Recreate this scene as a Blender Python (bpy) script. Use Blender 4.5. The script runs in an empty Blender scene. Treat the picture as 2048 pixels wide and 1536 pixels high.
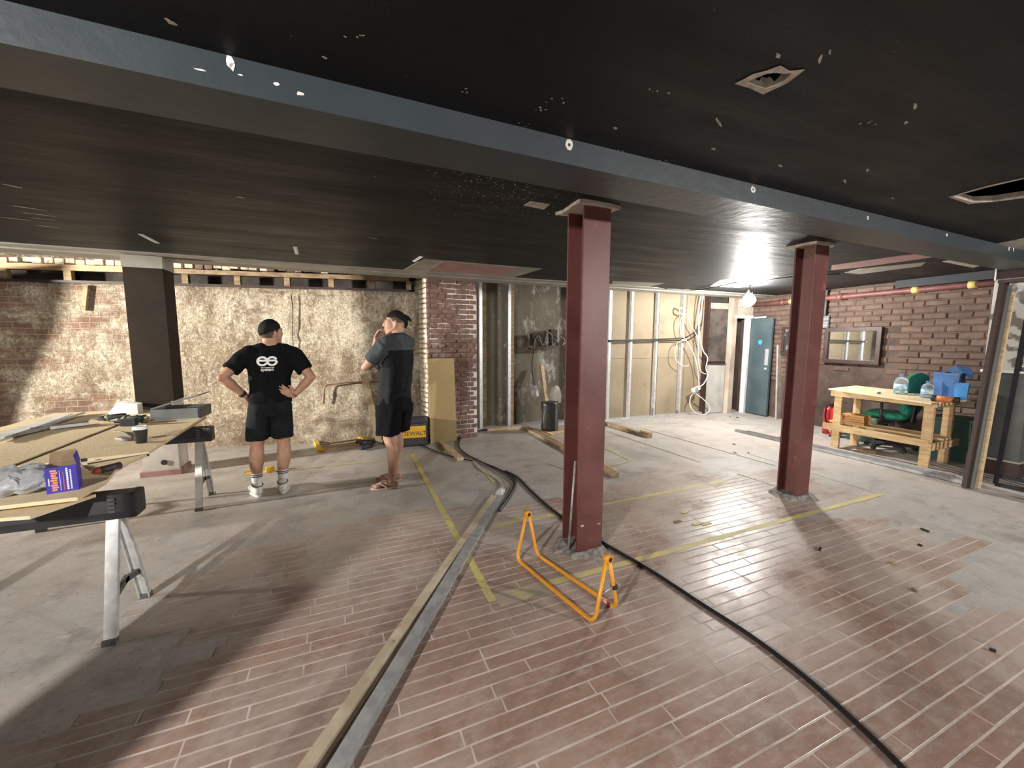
import bpy, bmesh, math, random
from mathutils import Vector, Matrix, Quaternion
from mathutils.bvhtree import BVHTree
random.seed(7)
sc = bpy.context.scene
col = sc.collection
PI = math.pi
# ------------------------------------------------------------------ camera
FPX, CX, CY, EYE = 805.0, 1024.0, 768.0, 1.55          # focal length in px for a 2048 px wide frame
YAW, PITCH, ROLL = math.radians(23.017), math.radians(6.25), math.radians(0.2)
fw = Vector((math.sin(YAW)*math.cos(PITCH), math.cos(YAW)*math.cos(PITCH), -math.sin(PITCH)))
r0 = Vector((math.cos(YAW), -math.sin(YAW), 0)); u0 = r0.cross(fw)
rt = r0*math.cos(ROLL)+u0*math.sin(ROLL); up = -r0*math.sin(ROLL)+u0*math.cos(ROLL)
EYEP = Vector((0, 0, EYE))
cam = bpy.data.cameras.new('camera'); cam.sensor_width = 36.0; cam.lens = FPX/2048*36; cam.clip_start = 0.05
camo = bpy.data.objects.new('camera', cam); col.objects.link(camo)
camo.matrix_world = Matrix(((rt.x, up.x, -fw.x, 0), (rt.y, up.y, -fw.y, 0), (rt.z, up.z, -fw.z, EYE), (0, 0, 0, 1)))
sc.camera = camo
# ------------------------------------------------------------------ world, exposure
w = bpy.data.worlds.new('world'); sc.world = w; w.use_nodes = True
w.node_tree.nodes['Background'].inputs[0].default_value = (0.6, 0.7, 0.85, 1)
w.node_tree.nodes['Background'].inputs[1].default_value = 0.02
sc.view_settings.view_transform = 'Standard'; sc.view_settings.look = 'None'
sc.view_settings.gamma = 1.0; sc.view_settings.use_curve_mapping = False
sc.view_settings.exposure = 0.72
P_DOOR, P_BEHIND, P_LEFT, P_FILL = 270.0, 520.0, 160.0, 190.0           # watts of three site lamps and the added right-hand fill
LAMP_DOOR = Vector((6.25, 4.70, 2.215)); FILL_RIGHT = Vector((5.4, -2.6, 2.34)); LAMP_BEHIND = Vector((-2.7, -.85, 2.36)); LAMP_LEFT = Vector((-8.5, 4.6, 2.10))
# ------------------------------------------------------------------ pixel helpers (frame of 2048 x 1536)
def ray(px, py): return fw + rt*((px-CX)/FPX) + up*((CY-py)/FPX)
def F(px, py, z=0.0):                        # where the sight line meets the level z
    d = ray(px, py); return EYEP + d*((z-EYE)/d.z)
def FX(px, py, X): d = ray(px, py); return EYEP + d*(X/d.x)
def FY(px, py, Y): d = ray(px, py); return EYEP + d*(Y/d.y)
def FL(px, py, a, b):                        # vertical plane through a, b
    n = Vector((b[1]-a[1], a[0]-b[0])); d = ray(px, py)
    return EYEP + d*((n.x*a[0]+n.y*a[1])/(n.x*d.x+n.y*d.y))
# ------------------------------------------------------------------ materials
MATS = {}
def mat(name, c1, c2=None, rough=0.6, metal=0.0, scale=6.0, lo=0.4, hi=0.6, bump=0.0, bscale=40.0, rough2=None,
        detail=5.0, stretch=(1, 1, 1), spec=0.5, emit=None, estr=0.0, trans=0.0, alpha=1.0, ior=1.45, c3=None, scale3=1.5, lo3=.45, hi3=.6, world=True):
    if name in MATS: return MATS[name]
    m = bpy.data.materials.new(name); m.use_nodes = True; nt = m.node_tree; N = nt.nodes; L = nt.links
    b = N['Principled BSDF']
    b.inputs['Base Color'].default_value = (*c1, 1); b.inputs['Roughness'].default_value = rough; b.inputs['Metallic'].default_value = metal
    b.inputs['Specular IOR Level'].default_value = spec; b.inputs['IOR'].default_value = ior
    b.inputs['Transmission Weight'].default_value = trans; b.inputs['Alpha'].default_value = alpha
    if emit: b.inputs['Emission Color'].default_value = (*emit, 1); b.inputs['Emission Strength'].default_value = estr
    vec = None
    if c2 is not None or bump:
        if world: src = N.new('ShaderNodeNewGeometry').outputs['Position']
        else: src = N.new('ShaderNodeTexCoord').outputs['Object']
        mp = N.new('ShaderNodeMapping'); mp.inputs['Scale'].default_value = stretch; L.new(src, mp.inputs['Vector']); vec = mp.outputs[0]
    def noise(s, d=detail, rg=0.55):
        n = N.new('ShaderNodeTexNoise'); n.inputs['Scale'].default_value = s; n.inputs['Detail'].default_value = d; n.inputs['Roughness'].default_value = rg
        L.new(vec, n.inputs['Vector']); return n.outputs['Fac']
    def ramp(fac, a, bb):
        r = N.new('ShaderNodeMapRange'); r.inputs[1].default_value = a; r.inputs[2].default_value = bb; L.new(fac, r.inputs[0]); return r.outputs[0]
    def mix(fac, a, bb):
        x = N.new('ShaderNodeMix'); x.data_type = 'RGBA'; L.new(fac, x.inputs[0])
        for s, v in ((6, a), (7, bb)):
            if isinstance(v, tuple): x.inputs[s].default_value = (*v, 1)
            else: L.new(v, x.inputs[s])
        return x.outputs[2]
    if c2 is not None:
        f = ramp(noise(scale), lo, hi); c = mix(f, c1, c2)
        if c3 is not None: c = mix(ramp(noise(scale3, 8), lo3, hi3), c, c3)
        L.new(c, b.inputs['Base Color'])
        if rough2 is not None:
            r = N.new('ShaderNodeMapRange'); r.inputs[3].default_value = rough; r.inputs[4].default_value = rough2; L.new(f, r.inputs[0]); L.new(r.outputs[0], b.inputs['Roughness'])
    if bump:
        bp = N.new('ShaderNodeBump'); bp.inputs['Strength'].default_value = bump; bp.inputs['Distance'].default_value = 0.01
        L.new(noise(bscale, 6), bp.inputs['Height']); L.new(bp.outputs[0], b.inputs['Normal'])
    MATS[name] = m; return m
class NT:                                    # small helper to write longer node trees
    def __init__(s, name, rough=0.7):
        s.m = bpy.data.materials.new(name); s.m.use_nodes = True; s.N = s.m.node_tree.nodes; s.L = s.m.node_tree.links
        s.b = s.N['Principled BSDF']; s.b.inputs['Roughness'].default_value = rough; MATS[name] = s.m
        s.pos = s.N.new('ShaderNodeNewGeometry').outputs['Position']
    def map(s, scale=(1, 1, 1), loc=(0, 0, 0), rot=(0, 0, 0), src=None):
        n = s.N.new('ShaderNodeMapping'); n.inputs['Scale'].default_value = scale; n.inputs['Location'].default_value = loc; n.inputs['Rotation'].default_value = rot
        s.L.new(src or s.pos, n.inputs['Vector']); return n.outputs[0]
    def noise(s, sc_, d=6, rg=.6, vec=None, dist=0.0):
        n = s.N.new('ShaderNodeTexNoise'); n.inputs['Scale'].default_value = sc_; n.inputs['Detail'].default_value = d; n.inputs['Roughness'].default_value = rg; n.inputs['Distortion'].default_value = dist
        s.L.new(vec or s.pos, n.inputs['Vector']); return n.outputs['Fac']
    def rng(s, fac, a, b, c=0.0, d=1.0):
        r = s.N.new('ShaderNodeMapRange'); r.inputs[1].default_value = a; r.inputs[2].default_value = b; r.inputs[3].default_value = c; r.inputs[4].default_value = d
        s.L.new(fac, r.inputs[0]); return r.outputs[0]
    def mix(s, fac, a, b):
        x = s.N.new('ShaderNodeMix'); x.data_type = 'RGBA'
        if isinstance(fac, float): x.inputs[0].default_value = fac
        else: s.L.new(fac, x.inputs[0])
        for k, v in ((6, a), (7, b)):
            if isinstance(v, tuple): x.inputs[k].default_value = (*v, 1)
            else: s.L.new(v, x.inputs[k])
        return x.outputs[2]
    def math(s, op, a, b=None):
        n = s.N.new('ShaderNodeMath'); n.operation = op; n.use_clamp = False
        for k, v in ((0, a), (1, b)):
            if v is None: continue
            if isinstance(v, (int, float)): n.inputs[k].default_value = v
            else: s.L.new(v, n.inputs[k])
        return n.outputs[0]
    def sep(s, vec=None):
        n = s.N.new('ShaderNodeSeparateXYZ'); s.L.new(vec or s.pos, n.inputs[0]); return n.outputs
    def bump(s, h, strength=.5, dist=.01):
        n = s.N.new('ShaderNodeBump'); n.inputs['Strength'].default_value = strength; n.inputs['Distance'].default_value = dist
        s.L.new(h, n.inputs['Height']); s.L.new(n.outputs[0], s.b.inputs['Normal'])
    def color(s, c): s.L.new(c, s.b.inputs['Base Color'])
    def rough(s, c): s.L.new(c, s.b.inputs['Roughness'])
    def rnd(s):
        o = s.N.new('ShaderNodeObjectInfo').outputs['Random']; i = s.N.new('ShaderNodeNewGeometry').outputs['Random Per Island']
        return s.math('FRACT', s.math('ADD', o, i))
# ------------------------------------------------------------------ meshes
class MB:
    def __init__(s): s.v = []; s.f = []; s.sm = []
    def add(s, vs, fs, smooth=False):
        o = len(s.v); s.v += [Vector(v) for v in vs]; s.f += [tuple(i+o for i in f) for f in fs]; s.sm += [smooth]*len(fs); return s
    def box(s, c, d, rz=0.0, R=None, bevel=0.0):
        x, y, z = d[0]/2, d[1]/2, d[2]/2; R = R or Matrix.Rotation(rz, 3, 'Z'); c = Vector(c)
        if bevel <= 0:
            vs = [c+R@Vector((sx*x, sy*y, sz*z)) for sx in (-1, 1) for sy in (-1, 1) for sz in (-1, 1)]
            return s.add(vs, [(0, 1, 3, 2), (4, 6, 7, 5), (0, 4, 5, 1), (2, 3, 7, 6), (0, 2, 6, 4), (1, 5, 7, 3)])
        bm = bmesh.new(); bmesh.ops.create_cube(bm, size=1)
        for v in bm.verts: v.co = Vector((v.co.x*d[0], v.co.y*d[1], v.co.z*d[2]))
        bmesh.ops.bevel(bm, geom=bm.edges[:], offset=bevel, segments=2, affect='EDGES', profile=.7)
        bm.verts.index_update(); s.add([c+R@v.co for v in bm.verts], [tuple(v.index for v in f.verts) for f in bm.faces]); bm.free(); return s
    def beam(s, a, b, wd, ht, upv=(0, 0, 1), bevel=0.0):     # rectangular bar from a to b
        a = Vector(a); b = Vector(b); y = (b-a); Ln = y.length; y.normalize(); upv = Vector(upv)
        x = y.cross(upv)
        if x.length < 1e-4: x = y.cross(Vector((0, 1, 0)))
        x.normalize(); z = x.cross(y)
        return s.box((a+b)/2, (wd, Ln, ht), R=Matrix((x, y, z)).transposed(), bevel=bevel)
    def tube(s, pts, r, n=8, caps=True, closed=False, flat=1.0):
        pts = [Vector(p) for p in pts]; m = len(pts); rr = r if isinstance(r, (list, tuple)) else [r]*m
        vs = []; ref = None
        for i, p in enumerate(pts):
            t = (pts[min(i+1, m-1)]-pts[max(i-1, 0)]).normalized()
            if ref is None: ref = t.orthogonal().normalized()
            ref = (ref-t*ref.dot(t)); ref = ref.normalized() if ref.length > 1e-5 else t.orthogonal().normalized()
            bn = t.cross(ref)
            vs += [p+(ref*math.cos(2*PI*k/n)+bn*math.sin(2*PI*k/n)*flat)*rr[i] for k in range(n)]
        fs = [(i*n+k, i*n+(k+1) % n, (i+1)*n+(k+1) % n, (i+1)*n+k) for i in range(m-1) for k in range(n)]
        o = len(s.v); s.add(vs, fs, True)
        if caps: s.add([], []); s.f += [tuple(o+k for k in reversed(range(n))), tuple(o+(m-1)*n+k for k in range(n))]; s.sm += [False, False]
        return s
    def lathe(s, prof, c=(0, 0, 0), n=20, R=None, smooth=True):
        c = Vector(c); R = R or Matrix.Identity(3); vs = []; m = len(prof)
        for (r, z) in prof: vs += [c+R@Vector((r*math.cos(2*PI*k/n), r*math.sin(2*PI*k/n), z)) for k in range(n)]
        fs = [(i*n+k, i*n+(k+1) % n, (i+1)*n+(k+1) % n, (i+1)*n+k) for i in range(m-1) for k in range(n)]
        o = len(s.v); s.add(vs, fs, smooth)
        s.f += [tuple(o+k for k in reversed(range(n))), tuple(o+(m-1)*n+k for k in range(n))]; s.sm += [False, False]; return s
    def prism(s, poly, z0, z1, smooth=False):                 # polygon in xy between two levels
        n = len(poly); vs = [(p[0], p[1], z0) for p in poly]+[(p[0], p[1], z1) for p in poly]
        fs = [tuple(reversed(range(n))), tuple(range(n, 2*n))]+[(k, (k+1) % n, n+(k+1) % n, n+k) for k in range(n)]
        return s.add(vs, fs, smooth)
    def extr(s, poly3, vec):                                  # 3d polygon swept along vec
        n = len(poly3); vec = Vector(vec); vs = [Vector(p) for p in poly3]; vs += [v+vec for v in vs]
        return s.add(vs, [tuple(reversed(range(n))), tuple(range(n, 2*n))]+[(k, (k+1) % n, n+(k+1) % n, n+k) for k in range(n)])
    def ico(s, c, r, sub=2, scale=(1, 1, 1), jit=0.0):
        bm = bmesh.new(); bmesh.ops.create_icosphere(bm, subdivisions=sub, radius=1); c = Vector(c)
        bm.verts.index_update()
        s.add([c+Vector((v.co.x*r*scale[0], v.co.y*r*scale[1], v.co.z*r*scale[2]))*(1+random.uniform(-jit, jit)) for v in bm.verts], [tuple(v.index for v in f.verts) for f in bm.faces], True); bm.free(); return s
    def mesh(s, name, off=None):
        me = bpy.data.meshes.new(name)
        me.from_pydata([tuple(v-off) if off else tuple(v) for v in s.v], [], s.f); me.polygons.foreach_set('use_smooth', s.sm)
        bm = bmesh.new(); bm.from_mesh(me); bmesh.ops.recalc_face_normals(bm, faces=bm.faces); bm.to_mesh(me); bm.free()
        me.update(); return me
    def build(s, name, m, parent=None, world=True, label=None):
        if parent is None:
            mn = Vector((min(v.x for v in s.v), min(v.y for v in s.v), min(v.z for v in s.v))); mx = Vector((max(v.x for v in s.v), max(v.y for v in s.v), 0))
            off = Vector(((mn.x+mx.x)/2, (mn.y+mx.y)/2, mn.z)); o = bpy.data.objects.new(name, s.mesh(name, off)); o.location = off
        else:
            if world:
                M = root_matrix(parent).inverted(); s.v = [M@v for v in s.v]
            o = bpy.data.objects.new(name, s.mesh(name)); o.parent = parent
        o.data.materials.append(m); col.objects.link(o)
        if label: o['label'] = label
        return o
def root_matrix(o):
    M = Matrix.Identity(4)
    while o is not None: M = (Matrix.Translation(o.location)@o.rotation_euler.to_matrix().to_4x4())@M; o = o.parent
    return M
def tag(o, label, cat, group=None, kind=None):
    o['label'] = label
    if cat: o['category'] = cat
    if group: o['group'] = group
    if kind: o['kind'] = kind
    return o
def struct(o, label=None):
    o['kind'] = 'structure'
    if label: o['label'] = label
    return o
def thing(name, label, cat, loc, rz=0.0, group=None):
    o = bpy.data.objects.new(name, None); col.objects.link(o); o.location = loc; o.rotation_euler = (0, 0, rz); o.empty_display_size = .1
    return tag(o, label, cat, group)
def linked(name, me, parent, loc, rot=(0, 0, 0), scale=(1, 1, 1), m=None):
    o = bpy.data.objects.new(name, me); o.parent = parent; o.location = loc; o.rotation_euler = rot; o.scale = scale; col.objects.link(o); return o
def spline(pts, n=8):                        # Catmull-Rom through the points
    pts = [Vector(p) for p in pts]; out = []
    for i in range(len(pts)-1):
        p0 = pts[max(i-1, 0)]; p1 = pts[i]; p2 = pts[i+1]; p3 = pts[min(i+2, len(pts)-1)]
        for k in range(n):
            t = k/n; out.append(.5*((2*p1)+(p2-p0)*t+(2*p0-5*p1+4*p2-p3)*t*t+(3*p1-p0-3*p2+p3)*t**3))
    return out+[pts[-1]]
def rounded(pts, rad, n=5):                  # polyline with rounded corners
    pts = [Vector(p) for p in pts]; out = [pts[0]]
    for i in range(1, len(pts)-1):
        a, b, c = pts[i-1], pts[i], pts[i+1]; d1 = (a-b); d2 = (c-b); r_ = min(rad, d1.length*.45, d2.length*.45)
        p, q = b+d1.normalized()*r_, b+d2.normalized()*r_
        for k in range(n+1):
            t = k/n; out.append(p*(1-t)**2+b*2*t*(1-t)+q*t*t)
    return out+[pts[-1]]
# ------------------------------------------------------------------ structural materials
ZC = 2.455
t = NT('floor_concrete', .55)
big = t.noise(.55, 8, .62, dist=.4); mid = t.noise(3.2, 9, .68); fine = t.noise(38, 6, .7)
c = t.mix(t.rng(big, .42, .58), (.43, .41, .385), (.44, .385, .35))
c = t.mix(t.rng(mid, .48, .7, 0, .8), c, (.265, .245, .225))
c = t.mix(t.rng(t.noise(7.5, 9, .7), .57, .7), c, (.56, .53, .49))
c = t.mix(t.rng(t.noise(1.6, 8, .7, t.map((1, 1.5, 1), (4, 1, 0))), .56, .68, 0, .8), c, (.22, .205, .19))
c = t.mix(t.rng(fine, .56, .74), c, (.16, .14, .13))
t.color(c); t.rough(t.rng(mid, .3, .7, .34, .62)); t.bump(t.math('ADD', t.math('MULTIPLY', mid, .5), t.math('MULTIPLY', fine, .25)), .5, .012)
t = NT('floor_block', .4)
dust = t.noise(1.1, 8, .66, dist=.5); spot = t.noise(6.5, 9, .72); grain = t.noise(30, 7, .7, t.map((.35, 1.6, 1)))
rn = t.rnd()
c = t.mix(rn, (.32, .20, .155), (.39, .265, .21))
c = t.mix(t.rng(grain, .45, .75, 0, .7), c, (.24, .15, .115))
x_, y_, z_ = t.sep()
worn = t.math('ADD', t.rng(y_, 2.2, 3.3, 0, .14), t.math('ADD', t.rng(x_, -.4, -1.3, 0, .14), t.rng(x_, 2.4, 4.0, 0, .16)))
c = t.mix(t.rng(t.math('ADD', dust, worn), .44, .66, 0, .9), c, (.45, .385, .335))
c = t.mix(t.rng(t.noise(3.1, 9, .75, dist=.8), .47, .66, 0, .6), c, (.21, .14, .112))
c = t.mix(t.rng(t.noise(15, 8, .8, t.map((.6, 1.2, 1))), .5, .66, 0, .5), c, (.46, .40, .36))
c = t.mix(t.rng(spot, .58, .75, 0, .75), c, (.50, .45, .41))
c = t.mix(t.rng(t.noise(22, 6, .75), .62, .72, 0, .5), c, (.16, .115, .095))
t.color(c); t.rough(t.math('ADD', t.rng(dust, .35, .65, .22, .46), t.rng(spot, .4, .7, -.04, .16)))
t.bump(t.math('ADD', t.math('MULTIPLY', spot, .4), t.math('MULTIPLY', grain, .25)), .35, .006)
t = NT('ceiling_black', .4)
st = t.noise(2.2, 6, .6, t.map((.5, 2.6, 1), rot=(0, 0, .35))); sp = t.noise(26, 5, .7)
c = t.mix(t.rng(t.noise(1.4, 8, .7), .4, .7), (.006, .0062, .0066), (.011, .0113, .0118))
c = t.mix(t.rng(t.noise(75, 3, .6), .735, .76), c, (.4, .36, .31))
t.color(c); t.b.inputs['Specular IOR Level'].default_value = .2; t.rough(t.rng(st, .3, .7, .44, .62)); t.bump(t.math('ADD', t.math('MULTIPLY', st, .6), t.math('MULTIPLY', sp, .12)), .5, .025)
t = NT('beam_slate', .42)
c = t.mix(t.rng(t.noise(1.5, 8, .7), .4, .7), (.030, .038, .044), (.042, .051, .057)); t.color(c); t.bump(t.noise(14, 6, .6), .25, .01)
# old rendered wall: limewash over brick, soot and damp stains
t = NT('wall_stained', .85)
x, y, z = t.sep()
wv = t.map((1, .2, 1))
n1 = t.noise(.9, 8, .68, dist=.6); n2 = t.noise(4.5, 9, .74, t.map((1, 1, .55))); n3 = t.noise(23, 7, .78); n4 = t.noise(1.5, 9, .7, t.map((.7, .7, 1.7), (3, 5, 2)))
n5 = t.noise(55, 4, .8)
c = t.mix(t.rng(n1, .40, .60), (.58, .515, .40), (.33, .26, .17))
c = t.mix(t.rng(n2, .44, .62), c, (.20, .14, .085))
c = t.mix(t.rng(n3, .50, .62, 0, .8), c, (.71, .645, .51))
c = t.mix(t.rng(n5, .50, .62, 0, .8), c, (.075, .05, .03))
c = t.mix(t.rng(t.noise(14, 8, .8, t.map((1, 1, .45))), .54, .66, 0, .8), c, (.10, .068, .04))
bt = t.N.new('ShaderNodeTexBrick'); bt.offset = .5; bt.inputs['Scale'].default_value = 1.0
bt.inputs['Brick Width'].default_value = .235; bt.inputs['Row Height'].default_value = .08; bt.inputs['Mortar Size'].default_value = .007; bt.inputs['Mortar Smooth'].default_value = .4
bt.inputs['Color1'].default_value = (.20, .09, .055, 1); bt.inputs['Color2'].default_value = (.13, .06, .04, 1); bt.inputs['Mortar'].default_value = (.36, .28, .19, 1)
t.L.new(t.map((1, 1, 1), rot=(PI/2, 0, 0)), bt.inputs['Vector'])
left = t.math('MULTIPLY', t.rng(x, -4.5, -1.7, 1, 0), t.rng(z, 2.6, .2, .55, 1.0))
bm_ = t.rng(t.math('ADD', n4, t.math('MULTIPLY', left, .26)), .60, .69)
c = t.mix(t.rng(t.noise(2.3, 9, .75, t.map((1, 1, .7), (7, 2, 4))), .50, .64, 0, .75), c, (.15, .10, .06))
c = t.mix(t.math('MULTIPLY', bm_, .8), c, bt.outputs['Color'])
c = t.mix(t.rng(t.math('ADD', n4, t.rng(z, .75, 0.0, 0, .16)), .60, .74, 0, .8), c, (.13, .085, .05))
t.color(c)
t.bump(t.math('ADD', t.math('MULTIPLY', t.math('MULTIPLY', bt.outputs['Fac'], bm_), -.5), t.math('ADD', t.math('MULTIPLY', n2, 1.2), t.math('MULTIPLY', n3, .7))), .75, .03)
# damp cement render in the alcove
t = NT('wall_cement', .8)
n1 = t.noise(1.2, 8, .7, t.map((1, 1, .35))); n2 = t.noise(5, 8, .7, t.map((1, 1, .5))); x, y, z = t.sep()
c = t.mix(t.rng(n1, .4, .6), (.155, .135, .095), (.085, .07, .05))
c = t.mix(t.rng(t.math('ADD', n2, t.rng(x, 2.3, 3.6, -.02, .03)), .55, .68), c, (.40, .39, .35))
c = t.mix(t.rng(t.noise(24, 6, .75), .55, .7, 0, .7), c, (.06, .05, .035)); t.color(c); t.bump(n2, .5, .02)
# bricks
def brick_mat(name, a, b, c_, dusty, amt):
    t = NT(name, .85); rn = t.rnd(); n1 = t.noise(9, 8, .7); n2 = t.noise(60, 5, .7)
    c = t.mix(rn, a, b); c = t.mix(t.rng(n1, .45, .65, 0, .8), c, c_); c = t.mix(t.rng(t.noise(2.1, 7, .7), 1-amt-.08, 1-amt+.08, 0, .8), c, dusty)
    c = t.mix(t.rng(n2, .58, .7, 0, .5), c, (.05, .03, .025)); t.color(c); t.bump(t.math('ADD', t.math('MULTIPLY', n1, 1.0), t.math('MULTIPLY', n2, .4)), .8, .015); return t.m
M_BRICK_R = brick_mat('brick_brown', (.098, .062, .046), (.138, .090, .068), (.068, .044, .034), (.20, .15, .125), .32)
M_BRICK_P = brick_mat('brick_pilaster', (.165, .092, .072), (.205, .122, .096), (.125, .075, .062), (.33, .27, .24), .36)
t = NT('mortar_dark', .95); n = t.noise(4, 7, .7); c = t.mix(t.rng(n, .4, .6), (.055, .037, .030), (.096, .065, .051)); t.color(c); t.bump(t.noise(40, 5, .7), .6, .01); M_MORT_R = t.m
t = NT('mortar_white', .95); x, y, z = t.sep(); n = t.noise(2.3, 6, .6, t.map((1.4, 1.4, 1), (1.2, 0, .3)))
k = t.rng(t.math('ADD', n, t.rng(x, 1.5, 1.9, -.05, .06)), .47, .55)
c = t.mix(k, (.15, .088, .07), (.62, .57, .52)); t.color(c); M_MORT_P = t.m
t = NT('lit_pale_brick', .9); n = t.noise(9, 8, .75, t.map((1, 1, .6)))
c = t.mix(t.rng(n, .5, .66), (.68, .60, .46), (.30, .20, .13)); t.color(c); t.bump(n, .7, .02); M_LIT_PALE = t.m  # pale brick; brightness of faces turned to the flood is in the colour
M_CREAM = mat('cream_paint', (.33, .31, .27), (.25, .235, .205), rough=.5, scale=3, bump=.1)
M_WHITE = mat('white_paint', (.72, .71, .69), (.58, .57, .55), rough=.5, scale=5)
M_PLASTER = mat('bare_plaster', (.48, .43, .36), (.35, .30, .25), rough=.9, scale=20, bump=.4)
M_PINK = mat('pink_plaster', (.30, .165, .15), (.36, .21, .185), rough=.85, scale=6)
M_DARK = mat('dark_void', (.03, .025, .022), (.055, .045, .04), rough=.95, scale=5, bump=.5, bscale=18)  # near-black brown with slight variation
M_RED = mat('red_oxide_steel', (.112, .036, .032), (.145, .052, .046), rough=.45, scale=3, bump=.12, bscale=30, c3=(.24, .09, .08), scale3=9, lo3=.62, hi3=.75)
M_STEEL = mat('galvanised_steel', (.62, .63, .64), (.46, .47, .48), rough=.38, metal=.55, scale=22, lo=.35, hi=.65)
M_ALU = mat('dull_zinc', (.52, .52, .52), (.40, .40, .41), rough=.45, metal=.4, scale=14)
M_PINE = mat('pine', (.60, .43, .235), (.48, .32, .16), rough=.65, scale=4, stretch=(1.5, 1.5, 9), bump=.15, bscale=12)
M_PINE_Y = mat('pine_batten', (.58, .45, .28), (.43, .31, .18), rough=.7, scale=5, stretch=(8, 1.2, 8), bump=.15, bscale=12)
M_OLDPINE = mat('old_timber', (.36, .265, .16), (.22, .15, .085), rough=.8, scale=4, stretch=(1.5, 5, 5), bump=.3, bscale=14)
M_OSB = mat('chipboard', (.74, .61, .40), (.66, .52, .32), rough=.7, scale=38, lo=.35, hi=.65, bump=.25, bscale=60, c3=(.55, .41, .24), scale3=3, lo3=.55, hi3=.8)
M_BLACKP = mat('black_plastic', (.018, .018, .02), (.028, .028, .03), rough=.45, scale=8)
M_CABLE = mat('black_cable', (.016, .015, .015), rough=.45)
M_WCABLE = mat('white_cable', (.62, .60, .55), rough=.5)
M_DKWOOD = mat('dark_stained_wood', (.030, .014, .012), (.048, .024, .02), rough=.5, scale=5, stretch=(2, 2, 8))
M_TAPE = mat('yellow_tape', (.62, .53, .17), (.50, .45, .24), rough=.6, scale=7, c3=(.40, .36, .28), scale3=16, lo3=.58, hi3=.68)
# ------------------------------------------------------------------ floor and its blocks
fl_ = MB(); fl_.box((-.7, 1.6, -.1), (18.6, 12.6, .2)); floor = struct(fl_.build('floor', MATS['floor_concrete']), 'dusty grey and pinkish concrete floor with worn strip blocks')
PW, PL, GAP = .0752, .60, .005
def block_mesh(k):
    rr = random.Random(k); m = MB(); L_, W_, h = PL-GAP, PW-GAP, .0022; e = .0025
    j = lambda: rr.uniform(-.0008, .0008)
    b = [(-L_/2+j(), -W_/2+j(), 0), (L_/2+j(), -W_/2+j(), 0), (L_/2+j(), W_/2+j(), 0), (-L_/2+j(), W_/2+j(), 0)]
    tp = [(p[0]*(1-2*e/L_), p[1]*(1-2*e/W_), h+rr.uniform(-.0005, .0005)) for p in b]
    m.add(b+tp, [(4, 5, 6, 7), (0, 1, 5, 4), (1, 2, 6, 5), (2, 3, 7, 6), (3, 0, 4, 7)]); return m
BLK = []
for k in range(6):
    me = block_mesh(k).mesh('floor_block'); me.materials.append(MATS['floor_block']); BLK.append(me)
cells = []
for r_ in range(2, 47):
    yc = .245+r_*PW; off = (random.choice((0, 1, 2, 2, 1, 0))*.1833+random.choice((0, .02, -.02)))
    for k in range(-5, 13):
        xc = .7+k*PL+off; n_ = math.sin(xc*1.9+1.0)*.25+math.sin(xc*4.3)*.1
        if xc > 4.0+.45*math.sin(yc*5)+.25*math.sin(yc*11)+(.7 if yc > 2.2 else 0): continue
        if yc > 3.40+n_*.5-(.25 if xc > 3.7 else 0): continue
        if xc < -1.05+.2*math.sin(yc*6): continue
        cells.append((xc, yc))
def px_of(p):
    v = Vector(p)-EYEP; zz = v.dot(fw); return (CX+FPX*v.dot(rt)/zz, CY-FPX*v.dot(up)/zz, zz) if zz > .05 else (-9e9, 0, 0)
vis, hid = [], []
for c_ in cells:
    a = px_of((c_[0], c_[1], 0)); (vis if (-150 < a[0] < 2200 and a[1] < 1600) else hid).append((a[2], c_))
vis.sort()
floor_M = root_matrix(floor).inverted()
for i, (d_, c_) in enumerate(vis[:300]): linked('floor_block', BLK[i % 6], floor, floor_M@Vector((c_[0], c_[1], 0)), (0, 0, random.choice((0, PI))))
rest = MB()
for i, (d_, c_) in enumerate(vis[300:]+hid):
    bmk = block_mesh(i % 6); rest.add([v+Vector((c_[0], c_[1], 0)) for v in bmk.v], bmk.f)
gb_ = MB()
for c_ in cells: gb_.add([(c_[0]-PL/2, c_[1]-PW/2, .0012), (c_[0]+PL/2, c_[1]-PW/2, .0012), (c_[0]+PL/2, c_[1]+PW/2, .0012), (c_[0]-PL/2, c_[1]+PW/2, .0012)], [(0, 1, 2, 3)])
go_ = gb_.build('grout_bed', mat('pale_grout', (.60, .52, .46), (.44, .37, .32), rough=.9, scale=5), floor); go_['kind'] = 'stuff'
rb = rest.build('floor_block_field', MATS['floor_block'], floor); rb['kind'] = 'stuff'
# ------------------------------------------------------------------ ceiling with its two broken holes
holes_px = [[(1489, 163), (1503, 156), (1518, 150), (1534, 143), (1552, 141), (1572, 143), (1588, 143), (1580, 152), (1566, 163), (1548, 170), (1531, 177), (1512, 171)],
            [(1905, 392), (1935, 384), (1975, 373), (2048, 356), (2130, 336), (2150, 372), (2048, 393), (1985, 402), (1945, 404)]]
holes = [[F(p[0], p[1], ZC) for p in h] for h in holes_px]
bm = bmesh.new(); es = []
def loop(pts):
    vs = [bm.verts.new((p[0], p[1], ZC)) for p in pts]; return [bm.edges.new((vs[i], vs[(i+1) % len(vs)])) for i in range(len(vs))]
es += loop([(-9.7, -4.6), (8.4, -4.6), (8.4, 6.0), (-9.7, 6.0)])
for h in holes: es += loop(h)
bmesh.ops.triangle_fill(bm, use_beauty=True, use_dissolve=False, edges=es)
bmesh.ops.recalc_face_normals(bm, faces=bm.faces)
ex = bmesh.ops.extrude_face_region(bm, geom=bm.faces[:])
for g in ex['geom']:
    if isinstance(g, bmesh.types.BMVert): g.co.z += .035
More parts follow.
